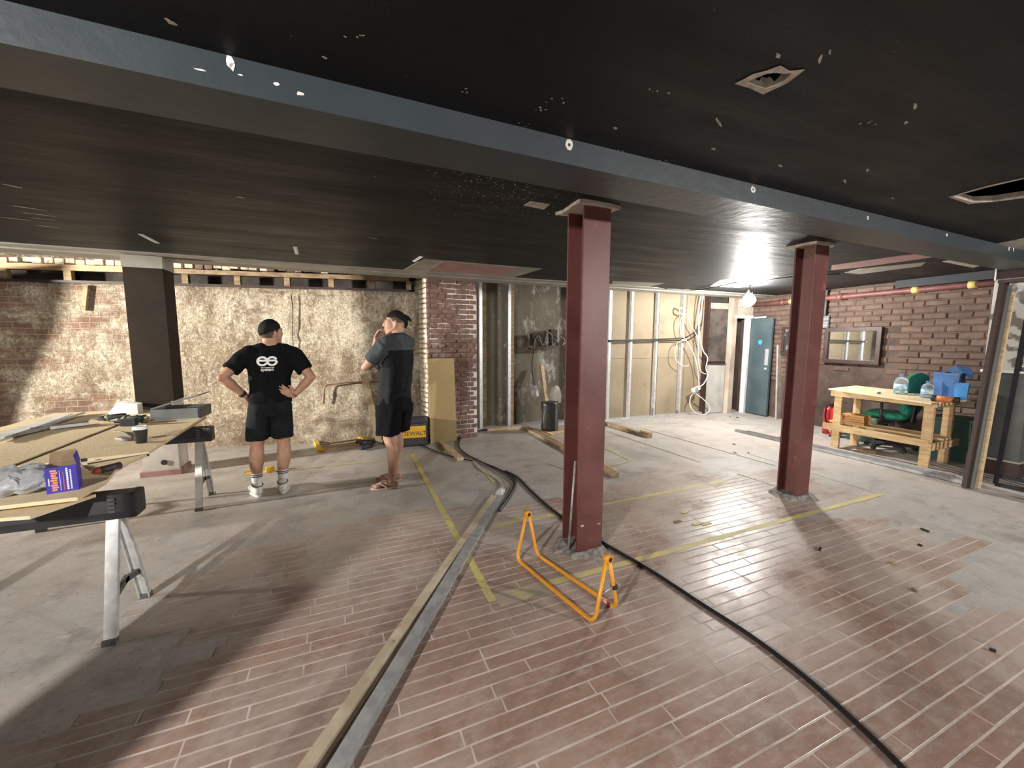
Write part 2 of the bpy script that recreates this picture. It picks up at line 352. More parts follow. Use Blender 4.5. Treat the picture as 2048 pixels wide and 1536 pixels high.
bmesh.ops.recalc_face_normals(bm, faces=bm.faces)
me = bpy.data.meshes.new('ceiling'); bm.to_mesh(me); bm.free(); me.materials.append(MATS['ceiling_black'])
ceiling = bpy.data.objects.new('ceiling', me); col.objects.link(ceiling); struct(ceiling, 'black painted plaster ceiling with chipped patches and broken holes')
def ragged(pts, grow, jit, cen=None):
    cen = cen or sum((Vector(p) for p in pts), Vector())/len(pts); out = []
    for p in pts:
        d = Vector(p)-cen; out.append(cen+d+d.normalized()*(grow+random.uniform(-jit, jit)))
    return out
for h in holes:
    m = MB(); n = len(h); o_ = ragged(h, .022, .012); inn = ragged(h, -.004, .003)
    m.add([(p[0], p[1], ZC-.003) for p in o_]+[(p[0], p[1], ZC-.004) for p in inn]+[(p[0], p[1], ZC+.034) for p in ragged(h, .0, .004)],
          [(i, (i+1) % n, n+(i+1) % n, n+i) for i in range(n)]+[(n+i, n+(i+1) % n, 2*n+(i+1) % n, 2*n+i) for i in range(n)])
    m.build('broken_plaster_edge', M_PLASTER, ceiling, label='ragged pale plaster edge round a hole in the ceiling')
vd = MB(); vd.box((-.6, 1.6, 2.88), (18.4, 12.6, .03)); vd.box((-.6, 5.98, 2.68), (18, .02, .38)); vd.build('void_above', M_DARK, ceiling)
def flake(m, p, rx, ry, rot, n=7, z=ZC-.0015):
    vs = []
    for k in range(n):
        a = 2*PI*k/n; q = random.uniform(.55, 1.1); vs.append((p[0]+math.cos(rot)*math.cos(a)*rx*q-math.sin(rot)*math.sin(a)*ry*q, p[1]+math.sin(rot)*math.cos(a)*rx*q+math.cos(rot)*math.sin(a)*ry*q, z))
    m.add(vs, [tuple(range(n))])
fk = MB()
for i in range(330):
    p = F(random.gauss(1010, 75), random.gauss(385, 38), ZC); flake(fk, p, random.uniform(.003, .010), random.uniform(.002, .006), random.uniform(0, 3))
for (px, py) in ((1050, 250), (1090, 220), (1110, 200), (917, 181), (1232, 296), (1300, 320), (1350, 325), (1645, 410), (1320, 180), (1735, 245), (1410, 395), (1335, 383), (705, 70)):
    for k in range(4): flake(fk, F(px+random.uniform(-22, 22), py+random.uniform(-6, 6), ZC), random.uniform(.003, .011), random.uniform(.002, .006), random.uniform(0, 3))
o = fk.build('paint_fleck', M_PLASTER, ceiling); o['kind'] = 'stuff'
for (px, py, a, b_, r_) in ((342, 43, .016, .012, .9), (1230, 255, .02, .010, .5), (1427, 297, .018, .008, .3), (1557, 110, .02, .008, .5), (1640, 118, .028, .005, .65), (1660, 103, .02, .004, .65), (1812, 244, .02, .008, .4),
                          (1437, 243, .05, .006, .5), (1560, 331, .03, .008, .3), (1690, 362, .05, .008, .4), (1735, 340, .04, .006, .45), (1785, 396, .03, .008, .3), (1830, 212, .04, .006, .4), (648, 113, .012, .008, .3),
                          (480, 394, .03, .012, .3), (745, 476, .05, .02, .2), (28, 372, .05, .02, .6), (55, 415, .12, .014, .35), (75, 428, .10, .012, .2), (100, 453, .10, .012, .2), (30, 437, .10, .01, .2), (90, 438, .10, .008, .1)):
    m = MB(); flake(m, F(px, py, ZC), a, b_, r_, 9, ZC-.002); m.build('paint_chip', M_PLASTER, ceiling)
for (a, b_) in (((280, 468), (315, 486)), ((590, 493), (594, 508)), ((828, 523), (844, 513))):      # short plated slots
    p, q = F(a[0], a[1], ZC-.004), F(b_[0], b_[1], ZC-.004); m = MB(); m.beam(p, q, .035, .006); m.beam(p+Vector((.005, 0, -.004)), q+Vector((.005, 0, -.004)), .008, .004); m.build('hanger_plate', M_WHITE, ceiling)
# unpainted patches
def patch(pts, m, name, dz=.003, lab=None):
    q = MB(); q.prism([F(p[0], p[1], ZC) for p in pts], ZC-dz, ZC+.002); return q.build(name, m, ceiling, label=lab)
patch([(806, 540), (848, 517), (1085, 537), (1022, 556)], M_CREAM, 'bare_patch', lab='cream bare patch on the black ceiling')
patch([(856, 540), (884, 523), (1040, 537), (1000, 549)], M_PINK, 'bare_patch', .005, lab='pink plaster inside a cream bare patch')
patch([(1222, 572), (1226, 562), (1330, 566), (1300, 573)], M_CREAM, 'bare_patch')
patch([(1662, 540), (1664, 530), (1838, 506), (1872, 513), (1730, 533)], M_PINK, 'bare_patch')
patch([(1690, 545), (1722, 537), (1852, 524), (1842, 532), (1720, 548)], M_CREAM, 'bare_patch')
patch([(1885, 523), (1908, 519), (1968, 530), (1945, 535)], M_PLASTER, 'bare_patch')
patch([(1990, 488), (2048, 476), (2060, 500), (2000, 497)], M_PLASTER, 'bare_patch')
patch([(1048, 410), (1062, 402), (1100, 408), (1088, 418)], M_PLASTER, 'bare_patch', .004)
patch([(1420, 572), (1440, 560), (1530, 548), (1560, 552), (1480, 575)], M_PLASTER, 'bare_patch', .002)
# dropped beam
def bfy(x): return 1.652+.025*x                  # front face of the beam, slightly askew
bmx = MB(); bmx.prism([(-9.5, bfy(-9.5)), (8.3, bfy(8.3)), (8.3, bfy(8.3)+.28), (-9.5, bfy(-9.5)+.28)], 2.345, ZC); trim1 = struct(bmx.build('trim_1', MATS['beam_slate']), 'slate painted dropped beam running across the black ceiling')
def onbeam(px, py): d = ray(px, py); t_ = (bfy(0)-0)/(d.y-.025*d.x); return EYEP+d*t_
def face(pts, nm, m_, hole=None):
    m = MB(); n = len(pts); P_ = lambda q: (q[0], bfy(q[0])-.0016, min(2.4535, max(2.3465, q[1])))
    if hole: m.add([P_(p) for p in pts]+[P_(p) for p in hole], [(k, (k+1) % n, n+(k+1) % n, n+k) for k in range(n)])
    else: m.add([P_(p) for p in pts], [tuple(range(n))])
    return m.build(nm, m_, trim1)
for (px, py, s_) in ((1138, 290, .022), (1506, 379, .018), (1735, 436, .014), (1893, 470, .013)):
    p = onbeam(px, py); n = 9
    face([(p.x+math.cos(2*PI*k/n)*s_*random.uniform(.7, 1.3), p.z+math.sin(2*PI*k/n)*s_*random.uniform(.7, 1.3)) for k in range(n)], 'chipped_bolt_hole', M_WHITE, [(p.x+math.cos(2*PI*k/n)*s_*.35, p.z+math.sin(2*PI*k/n)*s_*.35) for k in range(n)])
for (px, py, a, b_) in ((459, 122, .013, .020), (465, 133, .009, .014), (530, 118, .018, .005), (575, 126, .020, .006), (553, 168, .013, .006), (600, 188, .016, .006), (480, 150, .010, .003), (400, 140, .02, .003)):
    p = onbeam(px, py); n = 9; face([(p.x+math.cos(2*PI*k/n)*a*random.uniform(.5, 1.2), p.z+math.sin(2*PI*k/n)*b_*random.uniform(.5, 1.2)) for k in range(n)], 'paint_chip', M_WHITE)
p = onbeam(2020, 492); face([(p.x-.12, p.z+.02), (p.x+.2, p.z+.02), (p.x+.2, p.z-.01), (p.x+.1, p.z-.01), (p.x+.09, p.z-.05), (p.x+.07, p.z-.01), (p.x, p.z-.01), (p.x-.01, p.z-.045), (p.x-.03, p.z-.045), (p.x-.03, p.z)], 'plaster_drip', M_WHITE)
# cream boarded edge of the ceiling towards the back wall
tr = MB(); tr.box((-.6, 5.60, ZC-.006), (17.6, .19, .012)); trim2 = struct(tr.build('trim_2', M_CREAM), 'cream board along the far edge of the black ceiling')
tr = MB(); tr.box((-.6, 5.86, ZC-.012), (17.6, .29, .024)); trim3 = struct(tr.build('trim_3', M_CREAM), 'second cream board at the open edge of the ceiling')
# ------------------------------------------------------------------ walls
WBa, WBb = (-2.0, 6.95), (1.1, 6.32)
def wb_y(x): return 6.95-.2032*(x+2.0)
wang = math.atan2(-.2032, 1)
t0 = Vector((math.cos(wang), math.sin(wang), 0)); nW = Vector((-t0.y, t0.x, 0))     # nW points away from the room
bm = bmesh.new(); NXW, NZW = 110, 30; grid = []
for j in range(NZW+1):
    row = []
    for i in range(NXW+1):
        x = -9.4+i*(10.65/NXW); z = 2.27*j/NZW
        bulge = .018*math.sin(x*2.3+z*1.7)+.012*math.sin(x*5.1-z*3.3)+random.uniform(-.006, .006)
        row.append(bm.verts.new((x, wb_y(x)+bulge, z)))
    grid.append(row)
for j in range(NZW):
    for i in range(NXW): bm.faces.new((grid[j][i], grid[j][i+1], grid[j+1][i+1], grid[j+1][i])).smooth = True
top = [bm.verts.new((v.co.x, v.co.y+.34, 2.27)) for v in grid[NZW]]; up2 = [bm.verts.new((v.co.x, v.co.y, 2.85)) for v in top]
for i in range(NXW): bm.faces.new((grid[NZW][i], grid[NZW][i+1], top[i+1], top[i])); bm.faces.new((top[i], top[i+1], up2[i+1], up2[i]))
bmesh.ops.recalc_face_normals(bm, faces=bm.faces)
me = bpy.data.meshes.new('wall_back'); bm.to_mesh(me); bm.free(); me.materials.append(MATS['wall_stained'])
wall_back = bpy.data.objects.new('wall_back', me); col.objects.link(wall_back); struct(wall_back, 'old stained cream and brown rendered brick wall')
# timber frame along the top of that wall
def on_wall(x, z, out=0.0): return Vector((x, wb_y(x)-out, z))
def part(name, m, parent, fn, lab=None): q = MB(); fn(q); return q.build(name, m, parent, label=lab)
part('sill_strip', M_DKWOOD, wall_back, lambda q: q.beam(on_wall(-5.4, 2.285, -.03), on_wall(1.0, 2.285, -.03), .14, .03))
part('top_plate', M_PINE, wall_back, lambda q: q.beam(on_wall(-4.2, 2.465, -.02), on_wall(-2.35, 2.465, -.02), .06, .075))
part('top_plate', M_OLDPINE, wall_back, lambda q: q.beam(on_wall(-2.1, 2.465, -.02), on_wall(1.0, 2.455, -.02), .06, .06))
part('backing_board', M_DARK, wall_back, lambda q: q.beam(on_wall(-7.1, 2.40, -.2), on_wall(1.05, 2.40, -.2), .02, .24))
for px, m_ in ((8, M_OLDPINE), (137, M_PINE), (256, M_PINE)):
    p = FL(px, 555, WBa, WBb); part('short_post', m_, wall_back, lambda q: q.box(on_wall(p.x, 2.365, -.02), (.085, .06, .13), rz=wang))
for px in (372, 476, 575, 663, 745, 818):
    p = FL(px, 568, WBa, WBb); part('short_post', M_OLDPINE, wall_back, lambda q: q.box(on_wall(p.x, 2.36, -.02), (.075, .06, .13), rz=wang))
for i in range(46):                                            # broken brick and mortar above the frame
    x = -4.1+i*.112+random.uniform(-.02, .02)
    if -2.42 < x < -2.0: continue
    lit = x < -2.4  # lit left stretch always takes the paler brick colour
    part('rubble_brick', M_LIT_PALE if (lit or random.random() < .4) else M_BRICK_P, wall_back, lambda q: q.box(on_wall(x, 2.545+random.uniform(-.008, .012), -.05), (.098, .09, random.uniform(.055, .075)), rz=wang+random.uniform(-.08, .08), bevel=.008))
part('chase_pipe', M_OLDPINE, wall_back, lambda q: q.beam(on_wall(FL(178, 585, WBa, WBb).x, 2.24, .02), on_wall(FL(172, 630, WBa, WBb).x, 1.92, .015), .05, .05))
part('wall_cable', M_CABLE, wall_back, lambda q: q.tube([on_wall(FL(583, py, WBa, WBb).x+dx, FL(583, py, WBa, WBb).z, .03) for py, dx in ((590, 0), (620, .02), (660, .01), (700, .03), (740, .02))], .006, 6))
# copper pipe bracket on the wall
pp = [FL(a, b, WBa, WBb)-Vector((0, .05, 0)) for a, b in ((648, 806), (649, 770), (700, 764), (762, 763), (800, 766))]
part('copper_pipe', mat('copper', (.30, .17, .09), (.20, .13, .08), rough=.5, metal=.6, scale=20), wall_back, lambda q: q.tube(rounded(pp, .05), .011, 8))
# other outer walls
M_WALLGREY = mat('grey_wall', (.33, .31, .28), (.24, .22, .2), rough=.85, scale=1.5, bump=.2)
q = MB(); q.box((-9.6, 1.6, 1.42), (.2, 12.6, 2.86)); struct(q.build('wall_left', M_WALLGREY), 'plain grey side wall left of the view')
q = MB(); q.box((-.7, -4.6, 1.42), (18.4, .2, 2.86)); struct(q.build('wall_front', M_WALLGREY), 'plain grey wall behind the viewer')
# ------------------------------------------------------------------ brick maker
def brick_mesh(k, L_, H_, D_, m):
    rr = random.Random(k*7+1); b = MB(); ch = .012; j = lambda s_=.005: rr.uniform(-s_, s_)
    bk = [(-L_/2, 0, -H_/2), (L_/2, 0, -H_/2), (L_/2, 0, H_/2), (-L_/2, 0, H_/2)]
    md = [(p[0]+j(), -D_+ch+j(), p[2]+j()) for p in bk]; fr = [(p[0]*(1-2*ch/L_)+j(.004), -D_+j(.004), p[2]*(1-2*ch/H_)+j(.004)) for p in bk]
    cn = [(j(.05), -D_+j(.005)-.002, j(.012))]
    b.add(bk+md+fr+cn, [(k2, (k2+1) % 4, 4+(k2+1) % 4, 4+k2) for k2 in range(4)]+[(4+k2, 4+(k2+1) % 4, 8+(k2+1) % 4, 8+k2) for k2 in range(4)]+[(8+k2, 8+(k2+1) % 4, 12) for k2 in range(4)])
    return b
def brick_field(parent, org, tdir, length, z0, z1, BL, CH, J, D_, m, keep=None, maxn=300, header=False, name='brick'):
    """running bond on the vertical face that starts at org and runs along tdir; bricks stand proud by D_"""
    tdir = Vector(tdir).normalized(); rz = math.atan2(tdir.y, tdir.x); Mi = root_matrix(parent).inverted(); V = []
    L0 = BL-J; meshes = []
    for k in range(8):
        me = brick_mesh(k, L0, CH-J, D_, m).mesh(name); me.materials.append(m); meshes.append(me)
    rows = int((z1-z0)/CH); items = []
    for r_ in range(rows):
        zc = z0+(r_+.5)*CH
        hd = header and r_ % 2 == 1
        step = BL/2 if hd else BL
        u = -(BL/4 if hd else (BL*.5 if (r_ % 2 and not header) else 0))
        while u < length-.01:
            a, b_ = max(u, 0), min(u+step, length)
            if b_-a > .05:
                p = Vector(org)+tdir*((a+b_)/2); p.z = zc
                if keep is None or keep((a+b_)/2, zc): items.append((p, (b_-a-J)/L0))
            u += step
    def score(p): a = px_of(p); return a[2] if (-40 < a[0] < 2100 and -40 < a[1] < 1580) else 1e6+a[2]
    items.sort(key=lambda it: score(it[0])); rest = MB()
    for i, (p, sx) in enumerate(items):
        if i < maxn and score(p) < 1e5: linked(name, meshes[i % 8], parent, Mi@p, (0, random.uniform(-.012, .012), rz+random.uniform(-.012, .012)), (sx, random.uniform(.75, 1.25), random.uniform(.95, 1.0)))
        else:
            b = brick_mesh(i % 8, L0, CH-J, D_, m); R = Matrix.Rotation(rz, 3, 'Z'); rest.add([p+R@Vector((v.x*sx, v.y, v.z)) for v in b.v], b.f)
    if rest.v: o = rest.build('brick_field', m, parent); o['kind'] = 'stuff'
    return len(items)
# right wall: line through (7.83, 2.6), slightly splayed
def wr_x(y): return 7.83+.09*(y-2.6)
q = MB(); q.prism([(wr_x(-4.6), -4.6), (wr_x(-4.6)+.4, -4.6), (wr_x(7.6)+.4, 7.6), (wr_x(7.6), 7.6)], 0, 2.86)
wall_right = struct(q.build('wall_right', M_MORT_R), 'rough brown brick wall on the right')
brick_field(wall_right, (wr_x(6.0), 6.0, 0), (wr_x(2.1)-wr_x(6.0), -3.9, 0), 3.9, 0.0, 2.455, .262, .0931, .011, .016, M_BRICK_R, keep=lambda u, z: not ((z < .62+.25*math.sin(u*3.1)+.12*math.sin(u*7.7)) or (1.2 < u < 2.55 and z < 1.12+.1*math.sin(u*9)) or (2.37 < u < 2.62 and z < 1.75) or (3.2 < u and 1.35 < z < 1.9 and math.sin(u*5+z*4) > .1)))
# pier at the right edge, dado below, patchy white above
M_DADO = mat('dark_dado', (.045, .05, .05), (.07, .075, .072), rough=.5, scale=3)
M_PIERW = mat('patchy_white_wall', (.50, .48, .44), (.16, .14, .12), rough=.8, scale=7, lo=.5, hi=.56)
q = MB(); q.box((7.5, 2.02, 1.43), (1.0, .36, 2.86)); pier = struct(q.build('wall_pier', M_PIERW), 'projecting wall pier with white upper part and dark dado at the right edge')
part('dado', M_DADO, pier, lambda q: (q.box((7.49, 2.02, .60), (1.004, .372, 1.2))))
part('skirting', M_DKWOOD, pier, lambda q: (q.box((7.48, 2.02, .085), (1.01, .40, .17))))
part('skirting_bead', M_CREAM, pier, lambda q: (q.box((7.475, 2.02, .185), (1.012, .405, .022), bevel=.005)))
part('dado_rail', M_WHITE, pier, lambda q: (q.box((7.48, 2.02, 1.21), (1.01, .39, .03))))
part('upper_boarding', M_DKWOOD, pier, lambda q: q.box((7.49, 2.02, 2.36), (1.006, .376, .2)))
part('corner_bead', M_WHITE, pier, lambda q: q.box((6.985, 2.195, 2.35), (.012, .012, .2)))
# ------------------------------------------------------------------ brick pilaster
PA, PB, PC_ = Vector((1.19, 6.03, 0)), Vector((1.97, 6.06, 0)), Vector((1.08, 6.62, 0))
q = MB(); q.prism([PA[:2], PB[:2], (2.02, 6.95), (1.06, 6.70)], 0, 2.80); pil = struct(q.build('wall_pilaster', M_MORT_P), 'red brown brick pilaster with patchy white pointing')
brick_field(pil, PA, (PB-PA), (PB-PA).length, 0, 2.46, .225, .0745, .011, .012, M_BRICK_P, header=True, maxn=240)
brick_field(pil, (1.065, 6.62, 0), (PA-Vector((1.065, 6.62, 0))), (PA-Vector((1.065, 6.62, 0))).length, 0, 2.46, .225, .0745, .008, .008, M_LIT_PALE, header=True, maxn=60)  # side facing the flood is coloured paler to look lit
# ------------------------------------------------------------------ alcove wall and steel stud partition
def ys(x): return 6.47-.055*(x-2.0)
q = MB(); q.prism([(1.9, 6.80), (8.6, 6.80), (8.6, 7.0), (1.9, 7.0)], 0, 2.86); struct(q.build('wall_alcove', MATS['wall_cement']), 'damp grey cement wall behind the steel studs')
q = MB(); q.beam((1.95, ys(1.95)+.04, .02), (7.25, ys(7.25)+.04, .02), .09, .04); part_ = q.build('wall_partition', M_ALU); struct(part_, 'half built steel stud partition with tan boards')
part('head_track', M_CREAM, part_, lambda q: q.beam((1.95, ys(1.95)+.03, 2.60), (7.25, ys(7.25)+.03, 2.60), .10, .14))
part('ceiling_rail', M_CREAM, part_, lambda q: q.beam((4.0, ys(4.0)-.05, 2.515), (7.3, ys(7.3)-.05, 2.50), .05, .05))
def stud(q, x, w_=.045):
    y = ys(x); q.box((x, y, 1.27), (w_, .004, 2.5)); q.box((x-w_/2, y+.035, 1.27), (.004, .07, 2.5)); q.box((x, y+.07, 1.27), (w_, .004, 2.5)); q.box((x+w_/2, y+.006, 1.27), (.004, .012, 2.5))
for px, m_ in ((962, M_STEEL), (1019, M_STEEL), (1219, M_STEEL), (1262, M_ALU), (1313, M_ALU), (1364, M_ALU)):
    x = FY(px, 720, 6.42).x; x = FY(px+ (0), 720, ys(x)).x; part('stud', m_, part_, lambda q: stud(q, x, .05 if m_ == M_STEEL else .04))
    if m_ == M_STEEL and px < 1100: part('timber_stud', M_OLDPINE, part_, lambda q: q.box((x+.11, ys(x)+.2, 1.27), (.09, .06, 2.5)))
M_TAN = mat('tan_board', (.27, .22, .15), (.22, .175, .115), rough=.85, scale=1.6, c3=(.16, .122, .078), scale3=5, lo3=.6, hi3=.8)
bx = [FY(p, 720, 6.36).x for p in (1219, 1262, 1313, 1364, 1412)]; bx[0] = 4.3
for a, b_ in zip(bx[:-1], bx[1:]):
    part('plasterboard', M_TAN, part_, lambda q: (q.beam((a+.004, ys(a)+.085, 1.85), (b_-.004, ys(b_)+.085, 1.85), .012, 1.30), q.beam((a+.004, ys(a)+.085, .60), (b_-.004, ys(b_)+.085, .60), .012, 1.19)))
part('bottom_batten', M_PINE_Y, part_, lambda q: q.beam((2.25, ys(2.25)-.10, .03), (2.85, ys(2.85)-.10, .03), .07, .05))
# nib wall beside the doorway: dark upper panel, grey lower panel, timber posts
NA, NB = FY(1408, 832, 6.16), FY(1448, 831, 6.10); NA.z = NB.z = 0
dN = (NB-NA).normalized()
q = MB(); q.beam(NA+Vector((0, .10, 1.23)), NB+Vector((0, .10, 1.23)), .06, 2.46); nib = struct(q.build('wall_nib', M_DARK), 'narrow wall nib with dark upper and grey lower panel')
part('dark_panel', mat('dark_smoky_panel', (.045, .037, .033), (.10, .082, .072), rough=.4, scale=4), nib, lambda q: q.beam(NA+dN*.05+Vector((0, .05, 1.66)), NB-dN*.02+Vector((0, .05, 1.66)), .02, 1.10))
part('grey_panel', mat('grey_panel', (.42, .41, .385), (.35, .34, .31), rough=.6, scale=4), nib, lambda q: q.beam(NA+dN*.03+Vector((0, .045, .54)), NB-dN*.02+Vector((0, .045, .54)), .03, 1.06))
part('head_panel', M_CREAM, nib, lambda q: q.beam(NA+dN*.05+Vector((0, .045, 2.27)), NB-dN*.02+Vector((0, .045, 2.27)), .025, .12))
part('post', M_DKWOOD, nib, lambda q: q.box(NA+Vector((.0, .06, 1.23)), (.07, .09, 2.46)))
part('broken_lip', M_DKWOOD, nib, lambda q: q.beam(NA+dN*.04+Vector((0, .02, 1.075)), NB-dN*.04+Vector((0, .02, 1.06)), .04, .035))
PO = FY(1457, 832, 6.04); PO.z = 0
part('post', mat('grubby_cream', (.44, .37, .31), (.30, .24, .20), rough=.7, scale=3, stretch=(1, 1, .5)), nib, lambda q: q.box(PO+Vector((0, .05, 1.23)), (.13, .12, 2.46)))
# ------------------------------------------------------------------ doorway and open door
J1 = FY(1488, 826, 5.98); J1.z = 0
M_DOOR = mat('slate_blue_door', (.050, .075, .088), (.070, .098, .11), rough=.4, scale=2, bump=.08)
q = MB(); q.box(J1+Vector((-.02, .04, 1.01)), (.06, .11, 2.02)); dfr = struct(q.build('trim_4', M_WHITE), 'cream door jamb of the far doorway')
part('door_head', M_WHITE, dfr, lambda q: q.beam(PO+Vector((0, .02, 2.05)), J1+Vector((.3, .04, 2.05)), .11, .06))
q = MB(); q.beam(PO+Vector((0, .06, 2.27)), (wr_x(6)+.05, 6.06, 2.27), .12, .40); struct(q.build('wall_over_door', M_PLASTER), 'bare plaster wall above the far doorway')
q = MB(); q.prism([(J1.x+.02, 6.05), (8.6, 6.05), (8.6, 6.2), (J1.x+.02, 6.2)], 0, 2.2); struct(q.build('wall_corner', M_MORT_R), 'dark wall corner beside the far doorway')
HD = J1+Vector((.03, -.03, 0)); TD = FY(1533, 832, 5.44); TD.z = 0
dd = (TD-HD); Ld = dd.length; dd.normalize(); nd = Vector((dd.y, -dd.x, 0)); nd = nd if nd.dot(HD) < 0 else -nd
door = bpy.data.objects.new('door_1', None); col.objects.link(door); door.location = HD; struct(door, 'open slate blue door with steel push plate in the far corner')
part('leaf', M_DOOR, door, lambda q: q.beam(HD+Vector((0, 0, 1.015)), TD+Vector((0, 0, 1.015)), .044, 1.99, bevel=.003))
part('push_plate', M_STEEL, door, lambda q: q.beam(HD+dd*(Ld-.12)+nd*.024+Vector((0, 0, 1.22)), HD+dd*(Ld-.04)+nd*.024+Vector((0, 0, 1.22)), .004, .33), 'bright steel push plate')
part('lock', M_STEEL, door, lambda q: q.lathe([(.03, 0), (.03, .012), (.014, .014), (.014, .03)], HD+dd*(Ld-.085)+nd*.022+Vector((0, 0, .98)), 14, nd.to_track_quat('Z', 'Y').to_matrix()), 'round steel lock')
part('sign', mat('blue_sign', (.05, .30, .55), rough=.4), door, lambda q: q.lathe([(.05, 0), (.05, .004)], HD+dd*(Ld*.5)+nd*.022+Vector((0, 0, 1.52)), 20, nd.to_track_quat('Z', 'Y').to_matrix()), 'round pale blue mandatory sign')
part('top_closer', M_WHITE, door, lambda q: q.beam(HD+dd*.1+nd*.04+Vector((0, 0, 2.03)), TD-dd*.15+nd*.04+Vector((0, 0, 2.03)), .03, .03))
# ------------------------------------------------------------------ fixtures on the right wall
def onR(px, py, out=0.0):
    p = FL(px, py, (wr_x(0), 0), (wr_x(6), 6)); return p+Vector((-1, .09, 0)).normalized()*out
RN = Vector((-1, .09, 0)).normalized()
M_PIPE = mat('oxide_pipe', (.115, .04, .034), (.155, .065, .055), rough=.5, scale=5)
q = MB(); q.tube([Vector((wr_x(y)-.085, y, 2.30-.012*(y-2.2)*0)) for y in (5.95, 5, 4, 3, 2.22)], .045, 12); pipe = q.build('wall_pipe', M_PIPE); tag(pipe, 'oxide red pipe running along the top of the right brick wall', 'pipe')
for y in (4.25, 5.3): part('pipe_collar', M_PIPE, pipe, lambda q: q.tube([Vector((wr_x(y)-.085, y+.05, 2.30)), Vector((wr_x(y)-.085, y-.05, 2.30))], .056, 12))
M_YTAG = mat('yellow_label', (.48, .38, .12), rough=.6)
for y in (5.1, 3.22, 2.62): part('yellow_label', M_YTAG, pipe, lambda q: q.tube([Vector((wr_x(y)-.085, y+.045, 2.30)), Vector((wr_x(y)-.085, y-.045, 2.30))], .0475, 12))
q = MB(); q.prism([(wr_x(2.2)-.16, 2.2), (wr_x(2.2)+.02, 2.2), (wr_x(3.45)+.02, 3.45), (wr_x(3.45)-.16, 3.45)], 2.345, ZC-.001); tag(q.build('boxed_bulkhead', mat('dark_slate', (.014, .018, .023), (.020, .025, .03), rough=.7, scale=3)), 'slate painted boxing above the pipe on the right wall', 'boxing')
# mirror
y0, y1, z0, z1 = 3.60, 4.46, 1.17, 1.775
mr = thing('wall_mirror', 'wide mirror in a dark red brown frame on the brick wall', 'mirror', (wr_x(4.03)-.03, 4.03, z0))
def yb(q, ya, yb_, za, zb, th, out): q.beam((wr_x(ya)-out, ya, (za+zb)/2), (wr_x(yb_)-out, yb_, (za+zb)/2), th, zb-za, bevel=.006)
part('glass', mat('mirror_glass', (.78, .80, .79), rough=.03, metal=1.0), mr, lambda q: q.beam((wr_x(y0)-.05, y0+.05, (z0+z1)/2), (wr_x(y1)-.05, y1-.05, (z0+z1)/2), .008, z1-z0-.10))
part('back_board', M_DKWOOD, mr, lambda q: q.beam((wr_x(y0)-.038, y0+.02, (z0+z1)/2), (wr_x(y1)-.038, y1-.02, (z0+z1)/2), .014, z1-z0-.04))
for a in ((y0, y1, z0, z0+.065), (y0, y1, z1-.065, z1)): part('frame_rail', M_DKWOOD, mr, lambda q: yb(q, a[0], a[1], a[2], a[3], .05, .055))
for a in ((y0, y0+.065), (y1-.065, y1)): part('frame_stile', M_DKWOOD, mr, lambda q: yb(q, a[0], a[1], z0+.06, z1-.06, .05, .055))
# small glazed cabinet by the door, black trunking and grille behind the column
pf = thing('wall_cabinet', 'small dark framed glazed cabinet between door and far column', 'cabinet', (wr_x(5.05)-.04, 5.05, 1.28))
part('glass', mat('dark_glass', (.03, .03, .035), (.30, .28, .26), rough=.15, scale=6, lo=.55, hi=.7), pf, lambda q: q.beam((wr_x(4.9)-.06, 4.88, 1.55), (wr_x(5.2)-.06, 5.22, 1.55), .01, .46))
for a in ((4.84, 5.26, 1.28, 1.33), (4.84, 5.26, 1.77, 1.82)): part('frame_rail', M_DKWOOD, pf, lambda q: yb(q, a[0], a[1], a[2], a[3], .08, .045))
for a in ((4.84, 4.89), (5.21, 5.26)): part('frame_stile', M_DKWOOD, pf, lambda q: yb(q, a[0], a[1], 1.33, 1.77, .08, .045))
part('key_tag', M_WHITE, pf, lambda q: q.box((wr_x(5.05)-.095, 5.05, 1.42), (.006, .015, .1)))
gr = thing('vent_grille', 'black trunking with a slatted grille beside the mirror', 'grille', (wr_x(4.5)-.04, 4.52, 1.77))
part('trunking', M_BLACKP, gr, lambda q: q.box((wr_x(4.52)-.05, 4.52, 2.22), (.07, .10, .44)))
part('backing', M_BLACKP, gr, lambda q: q.box((wr_x(4.52)-.035, 4.53, 1.89), (.03, .22, .22)))
for k in range(8): part('slat', M_WHITE, gr, lambda q: q.box((wr_x(4.52)-.06, 4.53, 1.80+k*.025), (.02, .2, .006)))
pl = MB(); a_, b_ = F(1556, 838), onR(1562, 690, .03); pl.beam(a_+Vector((0, 0, 0)), b_, .03, .14, upv=(1, 0, 0)); tag(pl.build('leaning_plank', mat('grey_plank', (.34, .30, .28), (.24, .2, .18), rough=.7, scale=6)), 'grey plank leaning on the brick wall left of the far column', 'plank')
